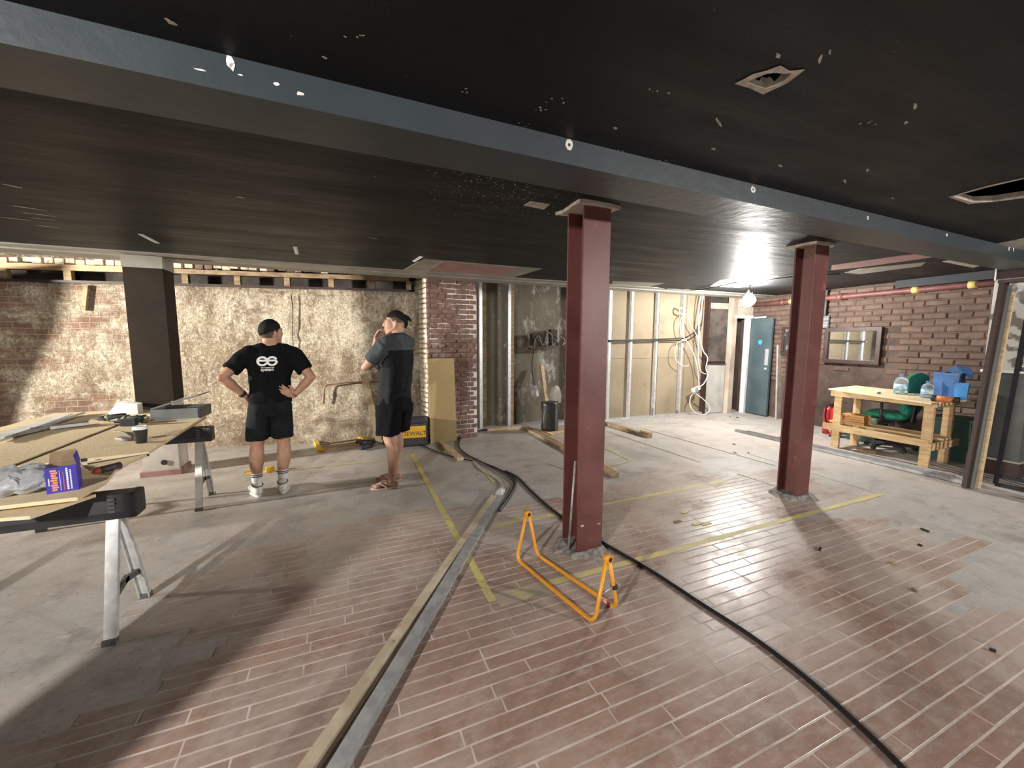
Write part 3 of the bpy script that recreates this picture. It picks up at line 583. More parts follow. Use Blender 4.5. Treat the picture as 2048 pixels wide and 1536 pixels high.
# ------------------------------------------------------------------ steel columns
def steel_column(x0, y0, lab, rodless=True, w_=.215, d_=.21):
    c = thing('steel_column', lab, 'column', (x0+w_/2, y0+d_/2, 0.0))
    part('flange', M_RED, c, lambda q: q.box((x0+w_/2, y0+.007, ZC/2), (w_, .014, ZC-.02), bevel=.002))
    part('flange', M_RED, c, lambda q: q.box((x0+w_/2, y0+d_-.007, ZC/2), (w_, .014, ZC-.02), bevel=.002))
    part('web', M_RED, c, lambda q: q.box((x0+w_/2, y0+d_/2, ZC/2), (.012, d_-.02, ZC-.02)))
    def base(q):
        n = 16; q.add([(x0+w_/2+math.cos(2*PI*k/n)*(.20+random.uniform(-.03, .05)), y0+d_/2+math.sin(2*PI*k/n)*(.19+random.uniform(-.03, .05)), .002) for k in range(n)] +
              [(x0+w_/2+max(-.125, min(.125, math.cos(2*PI*k/n)*.17)), y0+d_/2+max(-.12, min(.12, math.sin(2*PI*k/n)*.17)), .022+random.uniform(0, .02)) for k in range(n)],
              [(k, (k+1) % n, n+(k+1) % n, n+k) for k in range(n)]+[tuple(range(n, 2*n))])
    part('grout_base', mat('rough_grout', (.34, .32, .29), (.17, .155, .14), rough=.95, scale=28, bump=.8, bscale=60), c, base, 'rough broken grout round the column foot')
    def topp(q):
        pts = []
        for (ax, ay, bx_, by_) in ((-.08, -.07, .10, -.05), (.10, -.05, .10, .10), (.10, .10, -.10, .10), (-.10, .10, -.08, -.07)):
            for k in range(6):
                f_ = k/6; sx = ax+(bx_-ax)*f_; sy = ay+(by_-ay)*f_
                X = x0+w_/2+(w_/2)*(1 if sx > 0 else -1)*min(1, abs(sx)/.07)+sx*.55+random.uniform(-.012, .012); Y = y0+d_/2+(d_/2)*(1 if sy > 0 else -1)*min(1, abs(sy)/.05)+sy*.5+random.uniform(-.012, .012); pts.append((X, Y))
        q.prism(pts, ZC-.022, ZC+.004)
    part('plaster_collar', M_PLASTER, c, topp, 'torn pale plaster collar where the column meets the ceiling')
    return c
c1 = steel_column(1.51, 2.35, 'red oxide steel column nearest the viewer, with a rod leaning in its web')
c2 = steel_column(4.06, 2.42, 'red oxide steel column further away, casting a long shadow forward', w_=.20, d_=.19)
for (px, py) in ((1165, 1052), (1198, 1047)):
    p = FY(px, py, 2.349); m = MB(); n = 7; m.add([(p.x+random.uniform(.5, 1)*.022*math.cos(2*PI*k/n), 2.3493, p.z+random.uniform(.4, 1)*.010*math.sin(2*PI*k/n)) for k in range(n)], [tuple(range(n))]); m.build('paint_scrape', M_PLASTER, c1)
rod = MB(); rod.tube([F(1137, 1104, .006), FY(1151, 922, 2.47)], .010, 10); tag(rod.build('steel_rod', mat('bare_rod', (.45, .42, .38), (.3, .27, .24), rough=.5, metal=.4, scale=20)), 'thin bare metal rod leaning inside the near red column', 'rod')
# boxed pillar by the back wall
bp_ = thing('boxed_pillar', 'boxed pillar painted dark brown with a white foot, behind the sheet table', 'pillar', (-1.93, 5.80, 0))
M_BROWN = mat('dark_brown_paint', (.020, .014, .010), (.026, .018, .013), spec=.2, rough=.8, scale=3)
M_GWHITE = mat('grubby_white', (.60, .56, .53), (.50, .46, .42), rough=.6, scale=3)
PXA, PXB, PYA, PYB = -2.10, -1.76, 5.65, 5.97
part('core', M_GWHITE, bp_, lambda q: q.box(((PXA+PXB)/2, (PYA+PYB)/2, 1.22), (PXB-PXA-.01, PYB-PYA-.01, 2.44)))
part('painted_casing', M_BROWN, bp_, lambda q: (q.box(((PXA+PXB)/2, (PYA+PYB)/2, 1.58), (PXB-PXA, PYB-PYA, 1.46)), q.box(((PXA+PXB)/2+.0, PYA+.05, .81), (PXB-PXA-.06, .1, .1))))
part('head', M_CREAM, bp_, lambda q: q.box(((PXA+PXB)/2, (PYA+PYB)/2, 2.375), (PXB-PXA+.012, PYB-PYA+.012, .125)))
part('foot_strip', M_PINK, bp_, lambda q: q.box(((PXA+PXB)/2, (PYA+PYB)/2-.01, .03), (PXB-PXA+.03, PYB-PYA+.03, .06)))
part('socket_hole', M_BLACKP, bp_, lambda q: q.lathe([(.032, 0), (.03, .004)], (-1.90, PYA-.001, .15), 10, Matrix.Rotation(PI/2, 3, 'X')))
# ------------------------------------------------------------------ site lamps, with one added fill
def lamp_globe(nm, lab, P, watts, r_, c_):
    root = thing(nm, lab, 'lamp', (P.x, P.y, P.z-r_))
    estr = watts/(4*PI*PI*r_*r_)
    part('globe', mat(nm+'_glow', (.9, .9, .9), rough=.3, emit=c_, estr=estr), root, lambda q: q.ico(P, r_, 2))
    part('holder', M_BLACKP, root, lambda q: q.lathe([(.045, 0), (.05, .03), (.03, .06), (.02, .09)], P+Vector((0, 0, r_-.008)), 14))
    part('flex', M_CABLE, root, lambda q: q.tube([P+Vector((0, 0, r_+.07)), (P.x, P.y, ZC-.004)], .007, 6)); return root
lamp_globe('bulb_lamp', 'bright bare lamp hanging from the ceiling in front of the far door', LAMP_DOOR, P_DOOR, .10, (1.0, .97, .92))
lamp_globe('unseen_lamp', 'second bare ceiling lamp behind the viewer', LAMP_BEHIND, P_BEHIND, .075, (1.0, .965, .92))
lamp_globe('unseen_lamp', 'added unseen fill lamp behind the viewer to the right', FILL_RIGHT, P_FILL, .075, (1.0, .97, .93))  # added lamp that brightens the beam and the far column
# LED flood on a tripod, left of the view, aimed along the back wall
fd = thing('flood_light', 'LED flood light on a tripod left of the view', 'lamp', (LAMP_LEFT.x, LAMP_LEFT.y, 0))
aim = Vector((1.0, .22, -.06)).normalized(); Rf = aim.to_track_quat('-Z', 'Y').to_matrix()
part('housing', M_BLACKP, fd, lambda q: q.box(LAMP_LEFT-aim*.06, (.34, .26, .06), R=Rf))
for k in range(3): a = 2*PI*k/3+.4; part('leg', M_BLACKP, fd, lambda q: q.tube([(LAMP_LEFT.x-.05, LAMP_LEFT.y, .6), (LAMP_LEFT.x-.05+.5*math.cos(a), LAMP_LEFT.y+.5*math.sin(a), .01)], .013, 8))
part('pole', M_BLACKP, fd, lambda q: q.tube([(LAMP_LEFT.x-.05, LAMP_LEFT.y, .55), LAMP_LEFT-aim*.08], .014, 8))
ld = bpy.data.lights.new('flood_light_panel', 'AREA'); ld.shape = 'RECTANGLE'; ld.size = .30; ld.size_y = .22; ld.energy = P_LEFT; ld.spread = math.radians(62); ld.color = (1.0, .94, .84)
lo_ = bpy.data.objects.new('flood_light_panel', ld); col.objects.link(lo_); lo_.parent = fd; lo_.location = LAMP_LEFT-Vector(fd.location)+aim*.005; lo_.rotation_euler = aim.to_track_quat('-Z', 'Y').to_euler()
# cable slung along the ceiling to the lamp
cb = MB(); cb.tube(spline([LAMP_DOOR+Vector((0, 0, ZC-LAMP_DOOR.z-.01)), F(1475, 565, ZC-.02), F(1440, 572, ZC-.03), F(1390, 580, ZC-.02), F(1330, 577, ZC-.02)]), .008, 6); tag(cb.build('ceiling_cable', M_CABLE), 'black cable clipped along the ceiling to the bare lamp', 'cable')
cb = MB(); cb.tube(spline([LAMP_DOOR+Vector((0, 0, ZC-LAMP_DOOR.z-.01)), F(1540, 560, ZC-.02), F(1600, 552, ZC-.03), F(1680, 548, ZC-.012)]), .008, 6); tag(cb.build('ceiling_cable', M_CABLE), 'black cable along the ceiling from the bare lamp towards the far column', 'cable')
# ------------------------------------------------------------------ trestles and sheet table
M_LEG = mat('trestle_steel', (.60, .60, .59), (.47, .47, .46), rough=.45, metal=.25, scale=18)
M_LEGD = mat('trestle_brace', (.10, .10, .095), rough=.5, metal=.3)
def trestle(yc, xr, xl, lab):
    r = thing('trestle', lab, 'trestle', ((xl+xr)/2, yc, 0), group='folding trestles under the sheets')
    def bm_(q):
        prof = [(-.055, .60), (.055, .60), (.062, .64), (.05, .73), (-.05, .73), (-.062, .64)]
        q.extr([(xl+.02, yc+a, b) for a, b in prof], (xr-xl+.06, 0, 0))
    part('beam', M_BLACKP, r, bm_)
    part('end_cap', M_BLACKP, r, lambda q: q.box((xr+.075, yc, .665), (.05, .13, .135), bevel=.02))
    for k in range(4): part('slot', M_LEGD, r, lambda q: q.box((xr+.0, yc-.062, .645+.022*k), (.03, .006, .012)))
    for x_ in (xr, xl):
        for s in (-1, 1):
            def lg(q):
                a, b = Vector((x_, yc+s*.205, .012)), Vector((x_-.01*(1 if x_ == xr else -1), yc+s*.03, .63)); q.beam(a, b, .05, .012, upv=(0, s, .3))
                dx = Vector((.023, 0, 0)); q.beam(a+dx-Vector((0, s*.008, 0)), b+dx-Vector((0, s*.008, 0)), .006, .026, upv=(0, s, .3)); q.beam(a-dx-Vector((0, s*.008, 0)), b-dx-Vector((0, s*.008, 0)), .006, .026, upv=(0, s, .3))
            l_ = part('leg', M_LEG, r, lg); part('foot_cap', M_LEGD, l_, lambda q: q.box((x_, yc+s*.205, .014), (.056, .04, .028), bevel=.004))
        part('brace', M_LEGD, r, lambda q: (q.beam((x_, yc-.15, .20), (x_, yc+.02, .235), .02, .03), q.beam((x_, yc-.02, .235), (x_, yc+.15, .20), .02, .03)))
    return r
trestle(2.75, -1.14, -2.14, 'nearest folding trestle with steel legs and black plastic beam'); trestle(4.54, -1.24, -2.28, 'far folding trestle with steel legs under the back of the sheets')
ZT = .762
def sheet(name, poly, z, th, lab, m=M_OSB, cat='sheet'):
    q = MB(); q.prism(poly, z, z+th); return tag(q.build(name, m), lab, cat)
for i, (a, b) in enumerate((((-2.42, 2.60), (-2.42, 5.05)), ((-1.86, 2.62), (-1.86, 5.05)), ((-1.34, 2.62), (-1.34, 5.0)))):
    q = MB(); q.beam((a[0], a[1], .746), (b[0], b[1], .746), .07, .031); tag(q.build('bearer', M_OLDPINE), ('leftmost', 'middle', 'rightmost')[i]+' dark timber bearer across the two trestles under the chipboard', 'timber')
sheet('chipboard', [(-1.835, 3.35), (-1.235, 3.44), (-1.27, 4.63), (-1.835, 4.66)], ZT, .018, 'chipboard sheet carrying the takeaway cup')
sheet('chipboard', [(-2.60, 3.24), (-1.885, 3.31), (-1.885, 4.66), (-2.66, 4.66)], ZT, .018, 'chipboard sheet with the thin metal strips lying across its far edge')
sheet('chipboard', [(-2.4, 2.55), (-1.21, 2.57), (-1.20, 2.80), (-1.27, 3.12), (-1.225, 3.38), (-1.5, 3.20), (-2.5, 3.14)], ZT, .018, 'near chipboard sheet carrying the blue box and plastic bag')
sheet('chipboard', [(-2.75, 4.70), (-1.285, 4.70), (-1.31, 5.14), (-2.1, 5.62), (-2.75, 5.62)], ZT, .018, 'far chipboard sheet carrying the power tools and open case')
sheet('chipboard_offcut', [(F(48, 1030, .70).x-.05, 2.50), (-1.33, 2.47), (-1.20, 2.70), (-1.5, 2.72)], .7305, .016, 'small chipboard offcut poking out under the near sheet', cat='offcut')
zt = ZT+.018
# red edged metal strips in the gaps
q = MB(); q.beam((-2.3, 4.68, zt-.004), (-1.46, 4.69, zt-.004), .02, .008); tag(q.build('metal_strip', mat('rust_strip', (.25, .09, .05), (.16, .06, .04), rough=.6, metal=.4, scale=20)), 'rust red metal strip in the gap in front of the tools', 'strip')
q = MB(); q.beam((-1.86, 3.30, zt-.012), (-1.87, 4.66, zt-.012), .045, .008); tag(q.build('timber_strip', M_DKWOOD), 'dark strip in the long gap between two chipboard sheets', 'strip')
q = MB(); q.beam((-1.48, 3.28, zt-.012), (-1.225, 3.41, zt-.012), .05, .008); tag(q.build('timber_strip', M_DKWOOD), 'dark strip in the short gap beside the blue box', 'strip')
# long sheet of white board and metal angles at the far left
q = MB(); q.prism([F(0, 880, zt+.03)[:2], F(0, 866, zt+.03)[:2], F(110, 832, zt+.03)[:2], F(146, 826, zt+.03)[:2]], zt+.015, zt+.03); tag(q.build('white_board', M_WHITE), 'long white board lying at the left edge of the sheet table', 'board')
for i, (a, b, c_) in enumerate((((0, 881), (165, 827), 'metal angle beside the white board'), ((28, 872), (110, 853), 'short grey metal angle lying across the left chipboard'), ((60, 860), (176, 846), 'dark metal angle pointing at the power tools'), ((100, 858), (176, 849), 'thin zinc angle beside the dark metal angle'))):
    p, r_ = F(a[0], a[1], zt+.014), F(b[0], b[1], zt+.014); q = MB(); q.beam(p, r_, .045, .003); d = (r_-p).normalized().cross(Vector((0, 0, 1)))*.022; q.beam(p+d+Vector((0, 0, .012)), r_+d+Vector((0, 0, .012)), .003, .022)
    tag(q.build('metal_angle', M_ALU if i != 2 else M_LEGD), c_, 'metal strip')
# takeaway cup
cp = thing('takeaway_cup', 'black takeaway cup with a white lid on the chipboard', 'cup', (-1.39, 3.77, zt))
part('body', M_BLACKP, cp, lambda q: q.lathe([(.030, 0), (.031, .002), (.043, .105), (.044, .107)], (-1.39, 3.77, zt), 24)); part('lid', mat('white_plastic', (.75, .76, .76), rough=.4), cp, lambda q: q.lathe([(.0455, .103), (.0465, .108), (.044, .114), (.041, .128), (.036, .128), (.034, .122)], (-1.39, 3.77, zt), 24))
# pliers lying beside the cup
pr = thing('pliers', 'grey pliers with open handles beside the cup', 'pliers', (-1.60, 3.95, zt)); p0 = F(262, 872, zt)
M_TOOLG = mat('tool_grey', (.16, .15, .15), (.10, .095, .09), rough=.5, metal=.3, scale=12)
part('handle', M_TOOLG, pr, lambda q: q.tube(spline([F(229, 863, zt+.012), F(245, 864, zt+.012), F(258, 871, zt+.012), F(266, 876, zt+.012)], 5), .008, 8, flat=.8))
part('handle', M_TOOLG, pr, lambda q: q.tube(spline([F(238, 877, zt+.012), F(250, 880, zt+.012), F(266, 878, zt+.012)], 5), .008, 8, flat=.8))
part('grip', mat('grey_grip', (.24, .23, .235), rough=.6), pr, lambda q: q.beam(F(237, 876, zt+.014), F(252, 878, zt+.014), .05, .022, bevel=.008))
q = MB(); q.beam(F(298, 875, zt+.004), F(352, 869, zt+.004), .018, .006); tag(q.build('steel_rule', M_OLDPINE), 'thin wooden strip lying behind the cup', 'strip')
# blue fixings box
bxp = Vector((-1.33, 2.735, zt)); rb_ = math.radians(17)
bxo = thing('fixings_box', 'blue cardboard box with orange lettering band and open brown flaps', 'box', bxp, rb_)
M_BLUEBOX = mat('blue_card', (.045, .035, .30), (.055, .045, .36), rough=.5, scale=8); M_CARD = mat('brown_card', (.26, .18, .10), (.20, .13, .075), rough=.85, scale=12)
W_, D_, H_ = .108, .10, .132
def wallp(q, c, d): q.box(c, d)
for nm, c, d in (('front_panel', (0, -D_/2, H_/2), (W_, .003, H_)), ('back_panel', (0, D_/2, H_/2), (W_, .003, H_)), ('side_panel', (-W_/2, 0, H_/2), (.003, D_, H_)), ('side_panel', (W_/2, 0, H_/2), (.003, D_, H_))):
    q = MB(); q.box(c, d); q.build(nm, M_BLUEBOX, bxo, world=False)
for c, d in (((0, D_/2-.004, H_/2), (W_-.006, .002, H_)), ((-W_/2+.004, 0, H_/2), (.002, D_-.006, H_)), ((W_/2-.004, 0, H_/2), (.002, D_-.006, H_)), ((0, -D_/2+.004, H_/2), (W_-.006, .002, H_-.002))): q = MB(); q.box(c, d); q.build('lining', M_CARD, bxo, world=False)
q = MB(); q.box((0, 0, .002), (W_, D_, .003)); q.build('base', M_CARD, bxo, world=False)
q = MB(); q.add([(-W_/2, D_/2, H_), (W_/2, D_/2, H_), (W_/2-.01, D_/2+.012, H_+.06), (-W_/2+.006, D_/2+.012, H_+.055), (-W_/2, D_/2+.003, H_), (W_/2, D_/2+.003, H_), (W_/2-.01, D_/2+.015, H_+.06), (-W_/2+.006, D_/2+.015, H_+.055)], [(0, 1, 2, 3), (7, 6, 5, 4), (0, 4, 5, 1), (1, 5, 6, 2), (2, 6, 7, 3), (3, 7, 4, 0)]); q.build('flap', M_CARD, bxo, world=False)
q = MB(); q.add([(W_/2, -D_/2, H_), (W_/2, D_/2, H_), (W_/2-.006, D_/2-.01, H_+.055), (W_/2-.012, -D_/2+.03, H_+.04), (W_/2+.003, -D_/2, H_), (W_/2+.003, D_/2, H_), (W_/2-.003, D_/2-.01, H_+.055), (W_/2-.009, -D_/2+.03, H_+.04)], [(0, 1, 2, 3), (7, 6, 5, 4), (0, 4, 5, 1), (1, 5, 6, 2), (2, 6, 7, 3), (3, 7, 4, 0)]); q.build('flap', M_BLUEBOX, bxo, world=False)
M_ORANGE = mat('orange_print', (.80, .30, .10), rough=.5); M_WPRINT = mat('white_print', (.75, .75, .80), rough=.5); M_RPRINT = mat('red_print', (.6, .12, .10), rough=.5)
q = MB()
for k in range(9): q.box((-.026+(.002 if k % 2 else -.001), -D_/2-.0021, .016+k*.0122), (.022 if k % 3 else .017, .0008, .0088))
q.build('printed_band', M_ORANGE, bxo, world=False)
for x_, m_, w2, n_ in ((-.044, M_WPRINT, .004, 4), (-.006, M_WPRINT, .002, 11), (.006, M_RPRINT, .0035, 10), (.019, M_WPRINT, .007, 12), (.031, M_WPRINT, .005, 11)):
    q = MB(); [q.box((x_, -D_/2-.0021, .014+k*.0094+(.03 if n_ == 4 else 0)), (w2, .0008, .0074)) for k in range(n_)]; q.build('printed_line', m_, bxo, world=False)
# mastic tube, bits around the box
tb = thing('sealant_tube', 'dark tube with red nozzle lying right of the blue box', 'tube', F(210, 938, zt))
a, b = F(183, 945, zt+.02), F(240, 930, zt+.02); d = (b-a)
part('barrel', mat('tube_dark', (.06, .045, .05), (.11, .07, .075), rough=.45, scale=25), tb, lambda q: q.tube([a+d*.25, b], .02, 14)); part('nozzle', mat('tube_red', (.35, .07, .05), rough=.5), tb, lambda q: q.tube([a-d*.02, a+d*.12, a+d*.25], [.006, .018, .02], 12))
q = MB(); q.tube(spline([F(160, 928, zt+.006), F(172, 938, zt+.006), F(186, 946, zt+.006)], 5), .005, 6); tag(q.build('wood_sliver', M_OLDPINE), 'thin wood sliver between the blue box and the tube', 'offcut')
q = MB(); q.box(F(168, 920, zt+.012), (.03, .015, .02), rz=.4, bevel=.004); tag(q.build('tool_tip', M_BLACKP), 'small black plug just behind the blue box', 'plug')
for i, (a, b, w2) in enumerate((((80, 943), (112, 938), .022), ((84, 956), (112, 945), .014), ((78, 964), (112, 962), .016))): q = MB(); q.beam(F(a[0], a[1], zt+.010), F(b[0], b[1], zt+.010), w2, .018, bevel=.003); tag(q.build('timber_offcut', M_OLDPINE), ('uppermost', 'middle', 'lowest')[i]+' of three dark offcuts between plastic bag and blue box', 'offcut')
# crumpled plastic bag
random.seed(11); q = MB(); q.ico((-1.53, 2.80, zt+.055), 1.0, 4, (.19, .15, .062))
for v in q.v:
    k = math.sin(v.x*61+v.y*37)*.5+math.sin(v.y*83-v.z*71)*.4+math.sin(v.x*131+v.z*97)*.3+random.uniform(-.4, .4)
    v.x += .007*k; v.y += .007*k; v.z = max(zt+.001, v.z+.014*k)
q.sm = [False]*len(q.f)
tag(q.build('plastic_bag', mat('clear_plastic', (.62, .63, .65), (.50, .51, .53), rough=.22, scale=30, bump=.5, bscale=50, trans=.35, alpha=.86)), 'crumpled clear plastic bag on the near corner of the sheets', 'bag')
# open grey tool case
cs = thing('tool_case', 'open grey tool case with a black foam tray at the far corner of the sheets', 'case', (-1.48, 4.92, zt))
M_CASE = mat('grey_case', (.17, .18, .18), (.13, .14, .14), rough=.5, scale=6); rc = math.radians(-3)
def cbx(q, c, d, **k): R = Matrix.Rotation(rc, 3, 'Z'); q.box(Vector((-1.48, 4.92, zt))+R@Vector(c), d, rz=rc, **k)
part('tray', M_CASE, cs, lambda q: (cbx(q, (0, -.14, .05), (.38, .012, .10)), cbx(q, (0, .14, .05), (.38, .012, .10)), cbx(q, (-.185, 0, .05), (.012, .28, .10)), cbx(q, (.185, 0, .05), (.012, .28, .10)), cbx(q, (0, 0, .006), (.38, .28, .012))))
part('foam', M_BLACKP, cs, lambda q: [cbx(q, (x_, y_, .04), (.11, .11, .07), bevel=.01) for x_ in (-.12, 0, .12) for y_ in (-.06, .06)])
part('corner_guard', M_BLACKP, cs, lambda q: cbx(q, (.19, -.0, .05), (.03, .292, .104), bevel=.006))
part('lid', M_CASE, cs, lambda q: q.add([Vector((-1.48, 4.92, zt))+Matrix.Rotation(rc, 3, 'Z')@Vector(c) for c in ((-.19, -.14, .10), (-.19, .14, .10), (.19, .17, .215), (.19, -.14, .215), (-.19, -.14, .112), (-.19, .14, .112), (.19, .17, .227), (.19, -.14, .227))], [(0, 1, 2, 3), (7, 6, 5, 4), (0, 4, 5, 1), (1, 5, 6, 2), (2, 6, 7, 3), (3, 7, 4, 0)]))
# drills and clutter
def drill(p, rz, lab, m_):
    o = thing('cordless_drill', lab, 'drill', p, rz)
    def L(name, m, fn): q = MB(); fn(q); return q.build(name, m, o, world=False)
    L('motor_body', m_, lambda q: q.tube([(-.09, 0, .035), (-.07, 0, .035), (.06, 0, .035)], [.025, .032, .03], 12)); L('chuck', M_TOOLG, lambda q: q.tube([(.06, 0, .035), (.10, 0, .035), (.115, 0, .035), (.15, 0, .035)], [.024, .02, .008, .003], 12))
    L('grip', M_BLACKP, lambda q: q.beam((-.03, 0, .035), (-.06, .12, .03), .036, .03, bevel=.008)); L('battery', M_BLACKP, lambda q: q.box((-.06, .15, .035), (.11, .06, .065), bevel=.008))
    L('gear_ring', mat('olive_ring', (.20, .22, .10), rough=.5), lambda q: q.tube([(.03, 0, .035), (.05, 0, .035)], .033, 12)); return o
drill(F(228, 842, zt), math.radians(200), 'dark cordless drill lying left on the far sheet', M_BLACKP); drill(F(262, 846, zt), math.radians(175), 'dark cordless drill lying nearest the open case', mat('dark_green_tool', (.04, .05, .045), rough=.5))
wc = MB(); wc.extr([F(212, 832, zt)+Vector((0, .05, 0)), F(212, 832, zt)+Vector((0, .05, .02)), F(236, 820, zt)+Vector((0, 0, .085)), F(276, 828, zt)+Vector((0, 0, .10)), F(276, 828, zt)], (.0, .12, 0)); tag(wc.build('white_case', M_WHITE), 'white sloping plastic cover behind the drills', 'case')
random.seed(5)
for i in range(12):
    q = MB(); s_ = random.uniform(.012, .028); q.box(F(random.uniform(258, 302), random.uniform(829, 848), zt)+Vector((0, 0, s_*.4)), (s_, s_*random.uniform(.6, 1.8), s_*.8), rz=random.uniform(0, 3), bevel=s_*.2)
    tag(q.build('fixing', random.choice((M_WHITE, M_BLACKP, M_OLDPINE))), 'small fixing among the clutter between drills and case', 'fixing', group='loose fixings by the drills')
# ------------------------------------------------------------------ tape lines on the floor
def tape(a, b, lab, w_=.045, m=M_TAPE, z=.0031):
    z += .00025*len([o for o in col.objects if o.name.startswith('floor_tape')]); q = MB(); a = Vector((a[0], a[1], z)); b = Vector((b[0], b[1], z)); n = max(3, int((b-a).length/.18)); d = (b-a)/n; s = Vector((-d.y, d.x, 0)).normalized(); ws = [w_*.5*random.uniform(.85, 1.12) for _ in range(n+1)]
    q.add([a+d*i+s*ws[i] for i in range(n+1)]+[a+d*i-s*ws[i] for i in range(n+1)]+[a+d*i+s*ws[i]-Vector((0, 0, .0012)) for i in range(n+1)]+[a+d*i-s*ws[i]-Vector((0, 0, .0012)) for i in range(n+1)],
          [(i, i+1, n+2+i, n+1+i) for i in range(n)]+[(i, 2*n+2+i, 2*n+3+i, i+1) for i in range(n)]+[(n+1+i, n+2+i, 3*n+4+i, 3*n+3+i) for i in range(n)]); tag(q.build('floor_tape', m), lab, 'tape')
tape((.835, 5.45), (.775, 2.12), 'yellow tape line running from the far man to its corner left of the orange stand', .052)
tape((.75, 2.13), (5.02, 2.17), 'yellow tape line passing in front of both red columns', .05); tape((5.0, 2.17), (5.13, 3.75), 'faint tape line returning from the right corner of the tape rectangle', .022, mat('faded_tape', (.50, .46, .36), (.42, .38, .32), rough=.7, scale=8))
tape((1.12, 3.02), (3.9, 3.06), 'yellow tape line passing behind the near red column', .045); tape((-1.06, 5.33), (.83, 5.28), 'thin yellow tape line behind the two men', .03)
tape((.80, 2.10), (1.15, 2.10), 'wide doubled yellow tape at the left front corner', .12, mat('tape_smear', (.50, .45, .22), (.38, .33, .26), rough=.7, scale=6), z=.0029)
for i, (a, b) in enumerate((((918, 893), (988, 965)), ((1085, 928), (1160, 912)), ((1090, 925), (1210, 968)), ((1205, 895), (1262, 922)), ((1262, 922), (1225, 932)), ((1212, 862), (1402, 925)), ((1285, 857), (1552, 932)), ((1475, 948), (1550, 972)))):
    tape(F(*a)[:2], F(*b)[:2], ('yellow tape line beside the black cable loop', 'short pale tape mark left of the near red column base', 'pale tape line passing left of the near red column', 'pale tape line right of the near red column', 'short tape tick at the end of the pale line', 'long pale chalk line nearest the stud partition boards', 'long pale chalk line leading to the far red column', 'dark and pale strip at the foot of the far column')[i], .03 if i == 0 else .02, M_TAPE if i in (0, 3, 4) else MATS['faded_tape'])
# ------------------------------------------------------------------ batten, channel and cables in front
def beam_thing(name, lab, cat, a, b, w_, h_, m, group=None, z0=.0024):
    q = MB(); q.beam(Vector((a[0], a[1], z0+h_/2)), Vector((b[0], b[1], z0+h_/2)), w_, h_, bevel=.002); return tag(q.build(name, m), lab, cat, group)
M_BATTEN = mat('weathered_batten', (.56, .48, .36), (.42, .34, .24), rough=.75, scale=7, c3=(.12, .08, .06), scale3=14, lo3=.66, hi3=.72)
a, b = F(628, 1536), F(988, 1000); d = (b-a).normalized(); beam_thing('timber_batten', 'long pale timber batten running to the lower left beside the steel channel', 'batten', a-d*.9, b, .055, .05, M_BATTEN)
a, b = F(684, 1536), F(1001, 992); d = (b-a).normalized(); s = d.cross(Vector((0, 0, 1)))
ch = thing('steel_channel', 'long steel channel lying beside the timber batten', 'channel', a)
def chn(q):
    A, B = a-d*.9, b
    q.beam(A+Vector((0, 0, .048)), B+Vector((0, 0, .048)), .058, .003)
    for k in (-.029, .029): q.beam(A+s*k+Vector((0, 0, .026)), B+s*k+Vector((0, 0, .026)), .003, .044)
part('channel', M_ALU, ch, chn); part('return_lip', M_STEEL, ch, lambda q: q.beam(a-d*.9+s*.036+Vector((0, 0, .045)), b+s*.036+Vector((0, 0, .045)), .014, .008))
part('plastic_wrap', mat('wrap', (.62, .61, .58), (.45, .44, .42), rough=.3, scale=25, bump=.5), ch, lambda q: q.tube([b-d*.09+Vector((0, 0, .04)), b-d*.03+Vector((0, 0, .045)), b+d*.04+Vector((0, 0, .04)), b+d*.07+Vector((0, 0, .03))], [.036, .043, .040, .02], 10))
q = MB(); q.tube(spline([b+Vector((0, 0, .045)), F(1005, 978, .03), F(1000, 962, .012), F(985, 950, .012), F(962, 938, .012), F(950, 925, .012)]), .016, 8, flat=.6); tag(q.build('wrapped_cable', mat('cream_sheath', (.55, .52, .44), (.44, .41, .32), rough=.5, scale=14)), 'pale sheathed cable curling from the wrapped end of the channel', 'cable')
def cable(name, lab, pts, r_=.009, m=M_CABLE, n=8, fl=1.0): q = MB(); q.tube(spline(pts, n), r_, 7, flat=fl); return tag(q.build(name, m), lab, 'cable')
Z = lambda px, py, z=.013: F(px, py, z)
cable('floor_cable', 'thick black cable pair sweeping from the pilaster round to the steel channel', [Z(990, 858), Z(955, 862), Z(925, 872), Z(917, 890), Z(932, 908), Z(965, 925), Z(1000, 940), Z(1024, 955), Z(1030, 970), Z(1018, 995), Z(998, 1022)], .016, fl=.6)
cable('floor_cable', 'thin grey cable lying inside the curve of the thick black cable', [Z(929, 906), Z(955, 921), Z(995, 944), Z(1020, 960), Z(1026, 972), Z(1012, 998)], .007, mat('grey_cable', (.17, .16, .16), rough=.5))
cable('floor_cable', 'long black cable running past the near column to the lower right corner', [Z(1010, 942), Z(1035, 955), Z(1060, 980), Z(1095, 1012), Z(1130, 1038), Z(1210, 1088), Z(1300, 1140), Z(1400, 1205), Z(1500, 1270), Z(1600, 1345), Z(1700, 1433), Z(1800, 1530), Z(1900, 1640)], .0125, fl=.75)
cable('floor_cable', 'thin black cable from the tool box towards the timber on the floor', [Z(838, 888), Z(865, 900), Z(900, 912), Z(945, 922)], .008)
